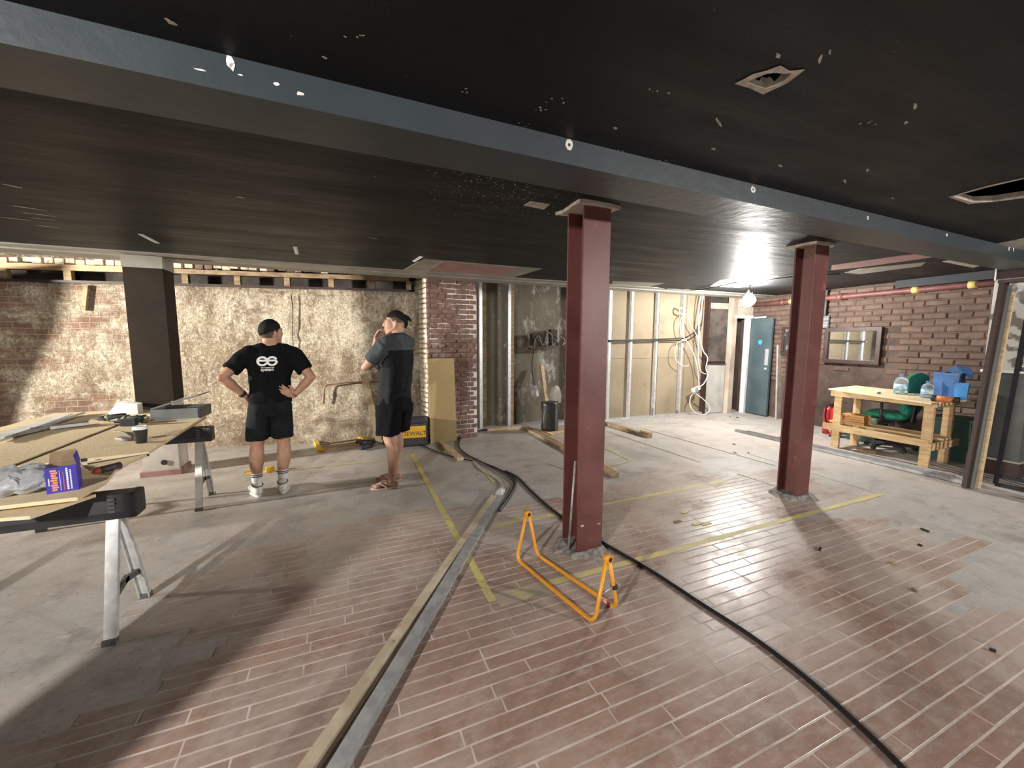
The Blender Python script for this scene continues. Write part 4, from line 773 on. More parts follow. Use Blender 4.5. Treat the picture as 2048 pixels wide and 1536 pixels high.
# ------------------------------------------------------------------ orange tube stand
M_OR = mat('orange_tube', (.80, .36, .035), (.72, .30, .03), rough=.35, scale=8)
sd = thing('tube_stand', 'bright orange bent tube stand in front of the near red column', 'stand', (1.26, 2.1, 0))
f1l, f2l, f1r, f2r = Vector((1.085, 2.46, .014)), Vector((1.245, 2.46, .014)), Vector((1.215, 1.70, .014)), Vector((1.405, 1.75, .014)); al, ar = Vector((1.165, 2.455, .335)), Vector((1.31, 1.725, .355))
for x_, (p, r_) in ((-1, (f1l, f1r)), (1, (f2l, f2r))): part('side_frame', M_OR, sd, lambda q: q.tube(rounded([al+Vector((.012*x_, 0, -.01)), p, r_, ar+Vector((.012*x_, 0, -.01))], .06, 6), .0115, 10))
for p, dr in ((al, (.2, -.98, 0)), (ar, (-.2, .98, 0))):
    dv = Vector(dr); part('eye', M_OR, sd, lambda q: q.tube([p-dv*.02, p+dv*.02], .023, 14)); part('eye_bore', M_BLACKP, sd, lambda q: q.tube([p-dv*.0206, p+dv*.0206], .014, 12))
m1_ = f2r.lerp(ar, .45)+Vector((.008, 0, 0)); part('clip', M_BLACKP, sd, lambda q: q.box(m1_, (.03, .03, .03), bevel=.006)); part('clip_pin', M_STEEL, sd, lambda q: q.tube([m1_, m1_+Vector((-.12, -.02, -.01))], .006, 8))
part('sticker', mat('warning_sticker', (.70, .62, .58), (.55, .08, .06), rough=.5, scale=60), sd, lambda q: q.tube([f2r.lerp(f2l, .07), f2r.lerp(f2l, .20)], .0125, 10), 'white and red warning sticker')
# ------------------------------------------------------------------ timbers and bits on the floor
beam_thing('timber_length', 'short pale timber on the floor below the leaning board', 'timber', (1.33, 5.84), (1.365, 4.90), .085, .04, M_PINE_Y)
beam_thing('timber_length', 'long brown timber on the floor passing behind the near column', 'timber', (2.93, 6.30), (2.82, 3.62), .10, .045, M_OLDPINE); beam_thing('timber_length', 'pale narrow timber lying on the long brown timber side', 'timber', (3.045, 6.2), (2.93, 3.75), .05, .03, M_PINE_Y)
beam_thing('timber_length', 'timber on the floor right of the near column', 'timber', (4.44, 6.05), (4.49, 4.93), .09, .055, M_OLDPINE); beam_thing('timber_block', 'small pale timber block on the end of the timber right of the near column', 'timber', (4.51, 5.15), (4.52, 4.94), .075, .035, M_PINE_Y, z0=.060)
for i, (x_, y_) in enumerate(((6.20, 4.75), (6.27, 4.6), (6.335, 4.1))):
    q = MB(); y2 = 1.9 if i < 2 else 2.1
    q.box((x_, (y_+y2)/2, .007), (.05, y_-y2, .003)); [q.box((x_+k, (y_+y2)/2, .024), (.003, y_-y2, .036)) for k in (-.024, .024)]; tag(q.build('steel_track', M_STEEL if i else M_ALU), ('left', 'middle', 'right')[i]+' one of three steel tracks lying in front of the workbench', 'track')
random.seed(21)
for i, (px, py) in enumerate(((1355, 1043), (1412, 1047), (1370, 1024), (1395, 1047))):
    q = MB(); p = F(px, py, .006); q.box(p, (random.uniform(.07, .11), .035, .003), rz=random.uniform(-.4, .4)); tag(q.build('tape_scrap', M_TAPE if i else M_OLDPINE), ('brown scrap lying left of the yellow tape scraps between the columns', 'larger yellow tape scrap nearest the far column', 'single yellow tape scrap lying further from the viewer than the others', 'small yellow tape scrap beside the larger one between the columns')[i], 'scrap', group='tape scraps between the columns')
CHIP = ('wood chip on the open floor right of the far column shadow', 'wood chip lying inside the far column shadow', 'wood chip nearest the steel tracks on the right', 'wood chip lowest of three between the partition and the far column', 'wood chip uppermost of three between the partition and the far column', 'wood chip rightmost of three between the partition and the far column', 'wood chip below the others on the right floor', 'wood chip between the far column shadow and the right edge', 'wood chip closest to the lower right corner', 'wood chip on the floor below the narrow nib wall', 'wood chip on the floor below the open blue door', 'wood chip beside the yellow tape and black cable', 'wood chip left of the nib wall post')
for i, (px, py) in enumerate(((1785, 1125), (1640, 1098), (1850, 1060), (1470, 905), (1468, 888), (1497, 905), (1830, 1180), (1840, 1090), (1985, 1300), (1475, 835), (1500, 838), (955, 948), (1460, 833))):
    q = MB(); q.box(F(px, py, .009), (random.uniform(.02, .06), random.uniform(.01, .02), .012), rz=random.uniform(0, 3), bevel=.002); tag(q.build('wood_chip', random.choice((M_DKWOOD, M_OLDPINE, M_BLACKP))), CHIP[i], 'wood chip', group='wood chips on the floor')
# ------------------------------------------------------------------ beside the back wall
q = MB(); a, b = F(744, 872), on_wall(FL(728, 768, WBa, WBb).x, 1.02, .06); a = Vector((b.x+.17, wb_y(b.x)-.28, 0)); q.beam(a+Vector((0, 0, .004)), b, .095, .035, upv=(0, -1, .25)); tag(q.build('leaning_timber', M_PINE_Y), 'pale timber leaning on the stained wall behind the far man', 'timber')
# orange handled bar tool and black tools
yt = thing('sash_clamp', 'orange bar clamp with yellow jaws lying by the stained wall', 'clamp', F(690, 893))
A1, A2, B1, B2 = F(640, 890, .03), F(722, 878, .03), F(650, 899, .03), F(726, 887, .03)
M_COPPER2 = mat('orange_bar', (.42, .20, .07), (.34, .15, .05), rough=.5, scale=10)
part('bar', M_COPPER2, yt, lambda q: q.beam(A1, A2, .022, .02)); part('bar', M_COPPER2, yt, lambda q: q.beam(B1, B2, .022, .02))
M_YEL = mat('yellow_tool', (.72, .45, .03), rough=.45)
part('jaw', M_YEL, yt, lambda q: (q.beam(F(631, 884, .02), F(640, 899, .02), .05, .04), q.beam(F(634, 900, .02), F(650, 900, .02), .04, .03)))
part('jaw', M_YEL, yt, lambda q: (q.beam(F(717, 876, .03), F(744, 881, .03), .05, .045)))
dr = F(728, 888, 0); bt_ = thing('angle_grinder', 'black angle grinder lying at the end of the orange clamp', 'grinder', dr)
part('body', M_BLACKP, bt_, lambda q: q.tube([F(714, 884, .05), F(722, 885, .05), F(742, 884, .05), F(750, 883, .05)], [.03, .042, .04, .02], 12)); part('side_handle', M_BLACKP, bt_, lambda q: q.tube([F(720, 897, .045), F(728, 894, .05), F(743, 890, .05)], [.025, .045, .04], 12))
part('lead', M_CABLE, bt_, lambda q: q.tube(spline([F(750, 883, .04), F(765, 887, .012), F(778, 893, .012), F(800, 897, .012)]), .008, 6))
ym = thing('tape_measure', 'yellow tape measure behind the near man\'s feet', 'tape measure', F(535, 942))
part('blade', M_YEL, ym, lambda q: q.beam(F(492, 946, .006), F(552, 942, .006), .05, .008)); part('case', M_YEL, ym, lambda q: q.box(F(540, 938, .035), (.09, .06, .06), rz=.2, bevel=.015)); part('hook', M_YEL, ym, lambda q: q.tube(rounded([F(488, 947, .008), F(489, 943, .008), F(500, 943, .008)], .02), .006, 6))
# tool box with yellow panel
tbx = thing('tool_box', 'black tool box with a yellow front panel by the pilaster', 'tool box', (.93, 5.97, 0), math.radians(-6))
def TL(name, m, fn, lab=None): q = MB(); fn(q); return q.build(name, m, tbx, world=False, label=lab)
TL('body', mat('charcoal_plastic', (.03, .032, .034), (.05, .05, .05), rough=.5, scale=12), lambda q: q.box((0, 0, .17), (.42, .26, .34), bevel=.02)); TL('lid', M_BLACKP, lambda q: q.box((0, 0, .365), (.44, .28, .07), bevel=.02)); TL('latch', M_BLACKP, lambda q: q.box((.205, -.05, .28), (.03, .08, .14), bevel=.008))
TL('yellow_panel', mat('yellow_panel', (.75, .42, .03), rough=.45), lambda q: q.box((0, -.132, .215), (.37, .008, .17)), 'yellow front panel')
tx = bpy.data.curves.new('t', 'FONT'); tx.body = 'DEWALT'; tx.size = .085; tx.extrude = .001; tx.align_x = 'CENTER'; to = bpy.data.objects.new('t', tx)
col.objects.link(to); bpy.context.view_layer.update(); me = bpy.data.meshes.new_from_object(to.evaluated_get(bpy.context.evaluated_depsgraph_get())); bpy.data.objects.remove(to)
me.transform(Matrix.Translation((.02, -.1375, .165))@Matrix.Rotation(PI/2, 4, 'X')); lt = bpy.data.objects.new('lettering', me); lt.parent = tbx; me.materials.clear(); me.materials.append(M_BLACKP); col.objects.link(lt); lt['label'] = 'black DEWALT lettering'
TL('foot', M_BLACKP, lambda q: q.box((0, 0, .02), (.44, .27, .04), bevel=.01))
q = MB(); q.beam((1.385, 5.90, .006), (1.385, 6.0, 1.27), .40, .018, upv=(0, -1, .1)); tag(q.build('leaning_board', mat('mdf', (.37, .265, .12), (.33, .235, .105), rough=.6, scale=2)), 'tan MDF board leaning against the brick pilaster', 'board')
# wall accessory, hanging switch, spade, black bag in the alcove
wa_ = thing('cable_tangle', 'dark shelf of tangled cables fixed on the alcove wall', 'cables', FY(1088, 700, 6.66)); sx = lambda px, py, o_=0: FY(px, py, 6.70-o_)
part('shelf', M_DKWOOD, wa_, lambda q: q.beam(sx(1058, 697, .07), sx(1116, 695, .07), .12, .02)); part('box', M_DARK, wa_, lambda q: q.box(sx(1070, 679, .06), (.16, .12, .22), bevel=.02)); part('box', M_DARK, wa_, lambda q: q.box(sx(1106, 675, .05), (.15, .09, .30), bevel=.02))
for i in range(5): x0 = 1068+i*10; h_ = (672, 684, 664, 679, 670)[i]; part('loop', mat('tan_cable', (.20, .175, .13), rough=.6) if i % 2 == 0 else M_CABLE, wa_, lambda q: q.tube(spline([sx(x0, 693, .12), sx(x0+3+i, h_+6, .14), sx(x0+10-i, h_, .15), sx(x0+13+2*i, h_+9, .15), sx(x0+17, 690, .14), sx(x0+20+i, 684, .13)]), .009, 6))
hs = thing('hanging_switch', 'white switch hanging on a black lead in the alcove', 'switch', FY(1073, 792, 6.60)); part('lead', M_CABLE, hs, lambda q: q.tube(spline([sx(1068, 698, .10), sx(1064, 730, .10), sx(1066, 755, .1), sx(1070, 772, .1)]), .008, 6)); part('switch', M_WHITE, hs, lambda q: q.beam(sx(1070, 770, .1), sx(1075, 793, .1), .055, .03, upv=(0, -1, 0), bevel=.01))
sp_ = thing('spade', 'round mouth spade standing blade up by the alcove wall', 'spade', FY(1098, 862, 6.3)); bl = FY(1113, 790, 6.33)
def blade(q):
    vs = []; n = 10
    for j in range(n+1):
        t_ = j/n; hw = .125*(math.sqrt(max(0, 1-((t_-.35)/.65)**2)) if t_ > .35 else .92+.08*t_/.35)
        for k in range(5): u_ = (k-2)/2; vs.append((bl.x+u_*hw, bl.y+.03*abs(u_)+.02*t_, bl.z-.15+.33*t_))
    q.add(vs, [(j*5+k, j*5+k+1, (j+1)*5+k+1, (j+1)*5+k) for j in range(n) for k in range(4)], True)
part('blade', mat('worn_steel', (.27, .25, .22), (.20, .18, .16), rough=.5, metal=.4, scale=10), sp_, blade); part('socket', MATS['worn_steel'], sp_, lambda q: q.tube([(bl.x, bl.y, bl.z-.12), (bl.x, bl.y+.01, .3)], .018, 8)); part('handle', M_OLDPINE, sp_, lambda q: q.tube([(bl.x, bl.y+.01, .3), (bl.x, bl.y+.02, .012)], .018, 8))
q = MB(); q.beam(FY(1094, 812, 6.35), FY(1083, 731, 6.62), .065, .05, upv=(0, -1, .2), bevel=.006); tag(q.build('timber_prop', M_PINE_Y), 'pale sawn timber leaning behind the spade', 'timber')
bg = F(1104, 866); random.seed(3); q = MB()
q.prism([(bg.x-.14, bg.y), (bg.x+.14, bg.y-.03), (bg.x+.16, bg.y+.16), (bg.x-.12, bg.y+.18)], .05, .52); q.sm = [False]*len(q.f)
bk = thing('rubble_sack', 'tall black sack standing on a pale board by the alcove', 'sack', (bg.x, bg.y+.08, .03)); q2 = MB()
for j in range(9):
    for k in range(14):
        a_ = 2*PI*k/14; rr = .15+.012*math.sin(5*a_+j)+random.uniform(-.008, .008); q2.v.append(Vector((bg.x+math.cos(a_)*rr, bg.y+.08+math.sin(a_)*rr*.65, .032+.49*j/8)))
for j in range(8):
    for k in range(14): q2.f.append((j*14+k, j*14+(k+1) % 14, (j+1)*14+(k+1) % 14, (j+1)*14+k)); q2.sm.append(True)
q2.f += [tuple(reversed(range(14))), tuple(range(112, 126))]; q2.sm += [False, False]; q2.build('body', mat('black_sack', (.012, .012, .013), (.02, .02, .02), rough=.35, scale=15, bump=.5, bscale=30), bk)
q3 = MB(); q3.box((bg.x, bg.y-.145, .3), (.03, .012, .44), bevel=.004); q3.build('strap', M_TOOLG, bk)
q = MB(); q.box((bg.x+.10, bg.y+.06, .016), (.40, .38, .025), rz=.1); tag(q.build('pale_board', M_PINE_Y), 'pale square board under the black sack', 'board')
# cables on the stud partition
pd = lambda px, py: FY(px, py, ys(FY(px, py, 6.3).x)-.03)
for k, dz in enumerate((0, 7)):
    q = MB(); q.tube(spline([pd(1216, 681+dz*.3), pd(1290, 679+dz*.3), pd(1350, 677+dz*.4), pd(1372, 674+dz), pd(1395, 660+dz), pd(1404, 640+dz), pd(1407, 600)]), .010, 7); tag(q.build('armoured_cable', M_CABLE), ('upper', 'lower')[k]+' black cable threaded through the steel studs', 'cable')
for i, (pts, r_) in enumerate(((((1405, 578), (1398, 620), (1394, 660), (1402, 700), (1411, 715), (1408, 735), (1411, 750), (1405, 765), (1396, 773)), .011), (((1400, 580), (1394, 620), (1393, 680), (1393, 720), (1398, 742), (1408, 748)), .009),
                               (((1366, 630), (1357, 640), (1358, 665), (1368, 680), (1380, 700), (1390, 730), (1394, 770), (1392, 780)), .008), (((1370, 628), (1378, 650), (1388, 668), (1394, 685)), .007), (((1368, 681), (1352, 685), (1346, 705), (1350, 722), (1364, 732), (1374, 730)), .007),
                               (((1392, 782), (1378, 792), (1377, 812), (1390, 826), (1408, 827), (1416, 815), (1405, 800), (1388, 787)), .010), (((1368, 622), (1357, 616), (1356, 626), (1366, 630)), .012))):
    q = MB(); q.tube(spline([pd(*p)-Vector((0, .05, 0)) for p in pts], 6), r_, 7)
    tag(q.build('white_cable', M_WCABLE), ('thickest white cable dangling from the ceiling by the nib wall', 'second white cable dangling beside the thickest one', 'white cable looping down over the right stud to the socket', 'short white cable from the right stud to the dangling pair', 'curled white cable end left of the right stud', 'white cable loop resting on the floor under the socket', 'white cable coil hooked high on the right stud')[i], 'cable')
sk = thing('socket_box', 'white socket dangling on the cables in front of the tan boards', 'socket', pd(1388, 785)); part('box', M_WHITE, sk, lambda q: q.beam(pd(1379, 781)-Vector((0, .07, 0)), pd(1393, 774)-Vector((0, .07, 0)), .07, .07, bevel=.008)); part('faceplate', M_CREAM, sk, lambda q: q.box(pd(1385, 777)-Vector((0, .11, 0)), (.08, .01, .08), bevel=.003))
# ------------------------------------------------------------------ workbench
wb = thing('workbench', 'rough pine workbench with a plywood top by the right brick wall', 'bench', (6.98, 3.0, 0))
LX, LY = (6.62, 7.10), (2.48, 3.46)
for x_ in LX:
    for y_ in LY: part('leg', M_PINE, wb, lambda q: q.box((x_, y_, .415), (.045, .095, .83), bevel=.003))
part('top', M_OSB, wb, lambda q: q.prism([F(p[0], p[1], .848)[:2] for p in ((1863, 806), (1960, 797), (1712, 771), (1657, 777))], .83, .848)); part('top_rail', M_PINE, wb, lambda q: q.beam((6.59, 2.40, .79), (6.60, 3.56, .79), .02, .07)); part('top_rail', M_PINE, wb, lambda q: q.beam((7.14, 2.40, .79), (7.14, 3.56, .79), .02, .07))
part('low_rail', M_PINE, wb, lambda q: q.beam((6.585, 2.44, .30), (6.585, 3.62, .30), .025, .09)); part('low_rail', M_PINE, wb, lambda q: q.beam((7.135, 2.44, .30), (7.135, 3.62, .30), .025, .09)); part('end_rail', M_PINE, wb, lambda q: q.beam((6.54, 2.415, .27), (7.24, 2.415, .27), .03, .09)); part('end_rail', M_PINE, wb, lambda q: q.beam((6.58, 3.525, .27), (7.2, 3.525, .27), .03, .09))
part('shelf_board', M_PINE, wb, lambda q: q.beam((6.80, 2.36, .358), (6.80, 3.62, .358), .17, .022)); part('brace', M_PINE, wb, lambda q: q.beam((7.105, 2.43, .80), (6.66, 2.43, .79), .02, .06))
for y_ in LY:
    for z_ in (.80, .30): part('screw_head', M_STEEL, wb, lambda q: [q.lathe([(.007, 0), (.006, .002)], (6.57, y_+k, z_), 8, Matrix.Rotation(-PI/2, 3, 'Y')) for k in (-.02, .02)])
# water bottles
M_PET = mat('clear_pet', (.80, .88, .95), rough=.08, trans=.85, ior=1.2); M_WATER = mat('bottle_label', (.20, .42, .62), (.62, .72, .80), rough=.3, scale=26)
def bottle(p, s, lab):
    o = thing('water_bottle', lab, 'bottle', p, group='large water bottles on the workbench')
    part('body', M_PET, o, lambda q: q.lathe([(r_*s, z_*s) for r_, z_ in ((.07, 0), (.078, .01), (.078, .05), (.074, .055), (.078, .06), (.078, .18), (.07, .21), (.035, .245), (.022, .255), (.022, .275))], p, 20)); part('label', M_WATER, o, lambda q: q.lathe([(.0795*s, .07*s), (.0795*s, .15*s)], p, 20)); part('cap', mat('blue_cap', (.08, .2, .5), rough=.4), o, lambda q: q.lathe([(.026*s, .262*s), (.026*s, .285*s), (.022*s, .288*s)], p, 14)); return o
bottle(Vector((FX(1800, 790, 6.86).x, FX(1800, 790, 6.86).y, .848)), .92, 'larger clear water bottle on the workbench in front of the green chair'); pb = F(1853, 796, .848); bottle(Vector((pb.x, pb.y, .848)), .74, 'smaller clear water bottle on the workbench next to the orange roll')
# orange and black roll
ro = thing('tool_roll', 'orange roll with black ends lying on the near edge of the workbench', 'roll', F(1897, 800, .848)); a, b = F(1864, 796, .885), F(1918, 801, .885); d = b-a
part('barrel', mat('orange_roll', (.55, .17, .05), (.45, .13, .04), rough=.5, scale=20), ro, lambda q: q.tube([a+d*.15, a+d*.82], .033, 14)); part('end', M_BLACKP, ro, lambda q: q.tube([a-d*.04, a, a+d*.15, a+d*.17], [.025, .037, .037, .034], 14)); part('end', M_BLACKP, ro, lambda q: q.tube([a+d*.80, a+d*.82, b, b+d*.03], [.034, .037, .037, .025], 14))
# blue crates
M_BLUE = mat('blue_plastic', (.035, .12, .32), (.05, .17, .42), rough=.4, scale=6); M_BLUE2 = mat('bright_blue_plastic', (.06, .30, .70), rough=.4)
def tub(p, w_, d_, h_, rz, lab, m, fl=.8):
    o = thing('blue_tub', lab, 'tub', p, rz, group='blue plastic tubs on the workbench')
    bot = [(-w_/2*fl, -d_/2*fl), (w_/2*fl, -d_/2*fl), (w_/2*fl, d_/2*fl), (-w_/2*fl, d_/2*fl)]; tp = [(x_/fl, y_/fl) for x_, y_ in bot]; i_ = .94
    q = MB(); q.add([(x_, y_, 0) for x_, y_ in bot]+[(x_, y_, h_) for x_, y_ in tp]+[(x_*i_, y_*i_, h_) for x_, y_ in tp]+[(x_*i_, y_*i_, .01) for x_, y_ in bot], [(3, 2, 1, 0)]+[(k, (k+1) % 4, 4+(k+1) % 4, 4+k) for k in range(4)]+[(4+k, 4+(k+1) % 4, 8+(k+1) % 4, 8+k) for k in range(4)]+[(8+k, 8+(k+1) % 4, 12+(k+1) % 4, 12+k) for k in range(4)]+[(12, 13, 14, 15)]); q.build('body', m, o, world=False)
    q = MB(); [q.box((s*w_/2, 0, h_-.012), (.012, d_+.012, .022)) for s in (-1, 1)]; [q.box((0, s*d_/2, h_-.012), (w_+.012, .012, .022)) for s in (-1, 1)]; q.build('rim', m, o, world=False); return o
q0 = Vector((7.09, 2.47, .848)); tub(q0, .28, .15, .31, .15, 'tall dark blue tub at the near end of the workbench', M_BLUE, .86); tub(q0+Vector((.20, .16, 0)), .24, .15, .30, .1, 'dark blue tub behind the tallest tub', M_BLUE, .86); tub(Vector((6.93, 2.335, .848)), .13, .12, .20, .25, 'small bright blue tub in front of the dark tubs', M_BLUE2, .82)
ld_ = MB(); ld_.extr([q0+Vector((-.02, -.10, .31)), q0+Vector((.02, -.15, .22)), q0+Vector((.03, -.15, .30)), q0+Vector((.01, -.12, .37)), q0+Vector((-.05, -.02, .40)), q0+Vector((-.08, .06, .33))], (.24, .07, 0)); tag(ld_.build('tub_lid', M_BLUE), 'curved blue lid resting upright in the tallest tub', 'lid')
for i, (px, py) in enumerate(((1830, 787), (1842, 790), (1760, 782))): q = MB(); q.box(F(px, py, .851), (.18, .12, .003), rz=.4*i); tag(q.build('paper_sheet', M_WHITE), ('white paper between the two bottles', 'white paper under the small bottle', 'white paper at the middle of the workbench')[i], 'paper')
q = MB(); q.box(F(1758, 786, .862), (.05, .03, .026), rz=.3, bevel=.004); tag(q.build('small_tool', M_LEGD), 'small grey gadget on the middle of the workbench', 'tool')
# brick packs on the low shelf
for k in range(4): q = MB(); q.box((6.79+random.uniform(-.008, .008), 3.32+random.uniform(-.008, .008), .386+k*.0335), (.19, .27, .031), rz=.06+random.uniform(-.05, .05), bevel=.004); tag(q.build('timber_slip', mat('orange_pine', (.56, .30, .11), (.46, .22, .08), rough=.6, scale=9)), ('lowest', 'second', 'third', 'topmost')[k]+' of the orange wooden slips stacked on the bench shelf', 'slip', group='orange slips under the bench')
beam_thing('timber_offcut', 'small offcut on the floor under the workbench', 'offcut', (6.66, 3.20), (6.78, 3.05), .06, .04, M_OLDPINE, z0=.001)
# extinguisher
fx = Vector((7.36, 3.86, 0)); fe = thing('fire_extinguisher', 'red fire extinguisher on the floor behind the workbench', 'extinguisher', fx); M_FRED = mat('extinguisher_red', (.42, .03, .03), rough=.35)
part('cylinder', M_FRED, fe, lambda q: q.lathe([(.075, .01), (.08, .03), (.08, .40), (.07, .45), (.03, .48), (.02, .50)], fx, 20)); part('valve', M_BLACKP, fe, lambda q: (q.box(fx+Vector((0, 0, .53)), (.04, .05, .05)), q.beam(fx+Vector((0, -.02, .56)), fx+Vector((-.02, -.13, .575)), .02, .015))); part('hose', M_CABLE, fe, lambda q: q.tube(spline([fx+Vector((0, .03, .53)), fx+Vector((-.05, .12, .50)), fx+Vector((-.06, .13, .3)), fx+Vector((-.05, .08, .15))]), .012, 8)); part('base_ring', M_BLACKP, fe, lambda q: q.lathe([(.082, 0.002), (.082, .03)], fx, 20))
fx2 = Vector((7.50, 4.05, 0)); fe = thing('fire_extinguisher', 'second fire extinguisher half hidden behind the bench leg', 'extinguisher', fx2); part('cylinder', M_FRED, fe, lambda q: q.lathe([(.07, .003), (.075, .03), (.075, .38), (.065, .43), (.02, .47)], fx2, 20)); part('valve', M_BLACKP, fe, lambda q: q.box(fx2+Vector((0, 0, .49)), (.04, .09, .05)))
# green office chair
M_GRN = mat('green_fabric', (.015, .16, .10), (.022, .20, .13), rough=.9, scale=40, bump=.3, bscale=200)
cx, cy = 7.26, 3.03; oc = thing('office_chair', 'green upholstered office chair behind the workbench', 'chair', (cx, cy, 0)); R = Matrix.Rotation(math.radians(-8), 3, 'Z'); T = lambda x_, y_, z_: Vector((cx, cy, 0))+R@Vector((x_, y_, z_))
def pad(q, c, d, rad, tilt=0, top=1.0):
    bm2 = bmesh.new(); bmesh.ops.create_cube(bm2, size=1); bmesh.ops.subdivide_edges(bm2, edges=bm2.edges[:], cuts=4, use_grid_fill=True)
    Rt = Matrix.Rotation(tilt, 3, 'X'); vs = []
    for v in bm2.verts:
        p = v.co*2; p = Vector((p.x*math.sqrt(1-.42*p.z*p.z*.8-.1*p.y*p.y), p.y*math.sqrt(1-.3*p.x*p.x-.25*p.z*p.z), p.z*math.sqrt(1-.36*p.x*p.x-.1*p.y*p.y)))
        vs.append(T(*(Vector(c)+Rt@Vector((p.x*d[0]/2*(1 if p.z > 0 else top), p.y*d[1]/2, p.z*d[2]/2)))))
    bm2.verts.index_update(); q.add(vs, [tuple(v.index for v in f.verts) for f in bm2.faces], True); bm2.free()
part('seat', M_GRN, oc, lambda q: pad(q, (0, .12, .50), (.48, .46, .11), .05)); part('backrest', M_GRN, oc, lambda q: pad(q, (0, -.14, .82), (.46, .09, .62), .05, math.radians(6), .92)); part('seat_shell', M_BLACKP, oc, lambda q: pad(q, (0, .12, .455), (.40, .40, .06), .05)); part('back_bar', M_BLACKP, oc, lambda q: q.beam(T(0, -.16, .44), T(0, -.185, .72), .06, .02, upv=R@Vector((0, 1, 0))))
part('gas_column', M_BLACKP, oc, lambda q: q.tube([T(0, .08, .08), T(0, .08, .44)], .028, 12)); part('armrest', M_BLACKP, oc, lambda q: q.tube(rounded([T(-.22, .05, .47), T(-.29, .05, .50), T(-.29, .05, .70)], .04), .018, 8)); part('arm_pad', M_BLACKP, oc, lambda q: q.box(T(-.29, .10, .71), (.06, .25, .03), R=R, bevel=.01))
part('tilt_lever', M_BLACKP, oc, lambda q: q.tube([T(-.1, .08, .43), T(-.32, .06, .42)], .01, 6))
for k in range(5):
    a_ = 2*PI*k/5+.5; l_ = part('base_arm', M_BLACKP, oc, lambda q: q.beam(T(0, .08, .09), T(.27*math.cos(a_), .08+.27*math.sin(a_), .065), .045, .03)); part('castor', M_BLACKP, l_, lambda q: q.tube([T(.27*math.cos(a_)-.02, .08+.27*math.sin(a_), .027), T(.27*math.cos(a_)+.02, .08+.27*math.sin(a_), .027)], .026, 12))
# second green seat and dark green box behind the bench
gs = thing('green_stool', 'pale green padded stool half hidden behind the chair', 'stool', (7.52, 3.52, 0)); q = MB(); q.box((7.52, 3.52, .335), (.36, .42, .09), bevel=.03); q.build('seat', mat('pale_green_vinyl', (.13, .23, .17), (.10, .18, .13), rough=.5, scale=8), gs); q = MB(); q.box((7.52, 3.52, .15), (.33, .38, .28), bevel=.01); q.build('body', mat('dark_green', (.02, .05, .04), rough=.6), gs)
q = MB(); q.box((7.48, 2.52, .26), (.42, .40, .52), bevel=.012); gb = thing('green_chest', 'dark green chest in the shade behind the near bench leg', 'chest', (7.48, 2.52, 0)); q.build('body', MATS['dark_green'], gb); q = MB(); q.box((7.48, 2.52, .54), (.44, .42, .035), bevel=.008); q.build('lid', MATS['dark_green'], gb)
# ------------------------------------------------------------------ door lining, batten and mesh gate leaning at the right edge
dl = thing('door_lining', 'dark brown timber door lining standing at the right edge', 'door lining', (6.1, 1.5, 0))
lean = Vector((.26, 0, 2.16)); B0 = Vector((6.07, 1.92, .004)); B1 = Vector((6.07, 1.0, .004))
part('jamb', M_DKWOOD, dl, lambda q: q.beam(B0, B0+lean, .035, .12, upv=(1, 0, -.12))); part('jamb', M_DKWOOD, dl, lambda q: q.beam(B1, B1+lean, .035, .12, upv=(1, 0, -.12))); part('head', M_DKWOOD, dl, lambda q: q.beam(B0+lean+Vector((0, .03, 0)), B1+lean+Vector((0, -.03, 0)), .12, .035)); part('stop', M_LEGD, dl, lambda q: q.beam(B0+Vector((.02, -.035, 0)), B0+lean*.98+Vector((.02, -.035, 0)), .03, .03, upv=(1, 0, -.12)))
q = MB(); q.beam(Vector((6.15, 1.865, .006)), Vector((6.385, 1.875, 2.03)), .022, .045, upv=(0, 1, 0)); tag(q.build('pale_batten', M_PINE_Y), 'pale sawn batten standing inside the dark door lining', 'batten')
M_GATE = mat('black_gate_steel', (.018, .018, .022), rough=.45, metal=.3)
gt = thing('mesh_gate', 'black steel gate with wire mesh standing against the pier at the right edge', 'gate', (6.5, 1.4, 0)); GB = Vector((6.46, 1.83, .02)); gl = Vector((.24, 0, 2.06)); run = Vector((0, -.95, 0)); G = lambda u_, v_: GB+run*u_+gl*v_
for u_ in (0, .24, .5, .76, 1): part('upright', M_GATE, gt, lambda q: q.beam(G(u_, 0), G(u_, 1), .032, .032))
for v_ in (0, .045, .60, .97): part('rail', M_GATE, gt, lambda q: q.beam(G(0, v_), G(1, v_), .03, .036))
part('mesh_wire', M_GATE, gt, lambda q: ([q.beam(G(i/38, .60), G(i/38, .97), .005, .005) for i in range(1, 38)], [q.beam(G(0, .60+.37*j/30), G(1, .60+.37*j/30), .005, .005) for j in range(1, 30)]))['kind'] = 'stuff'
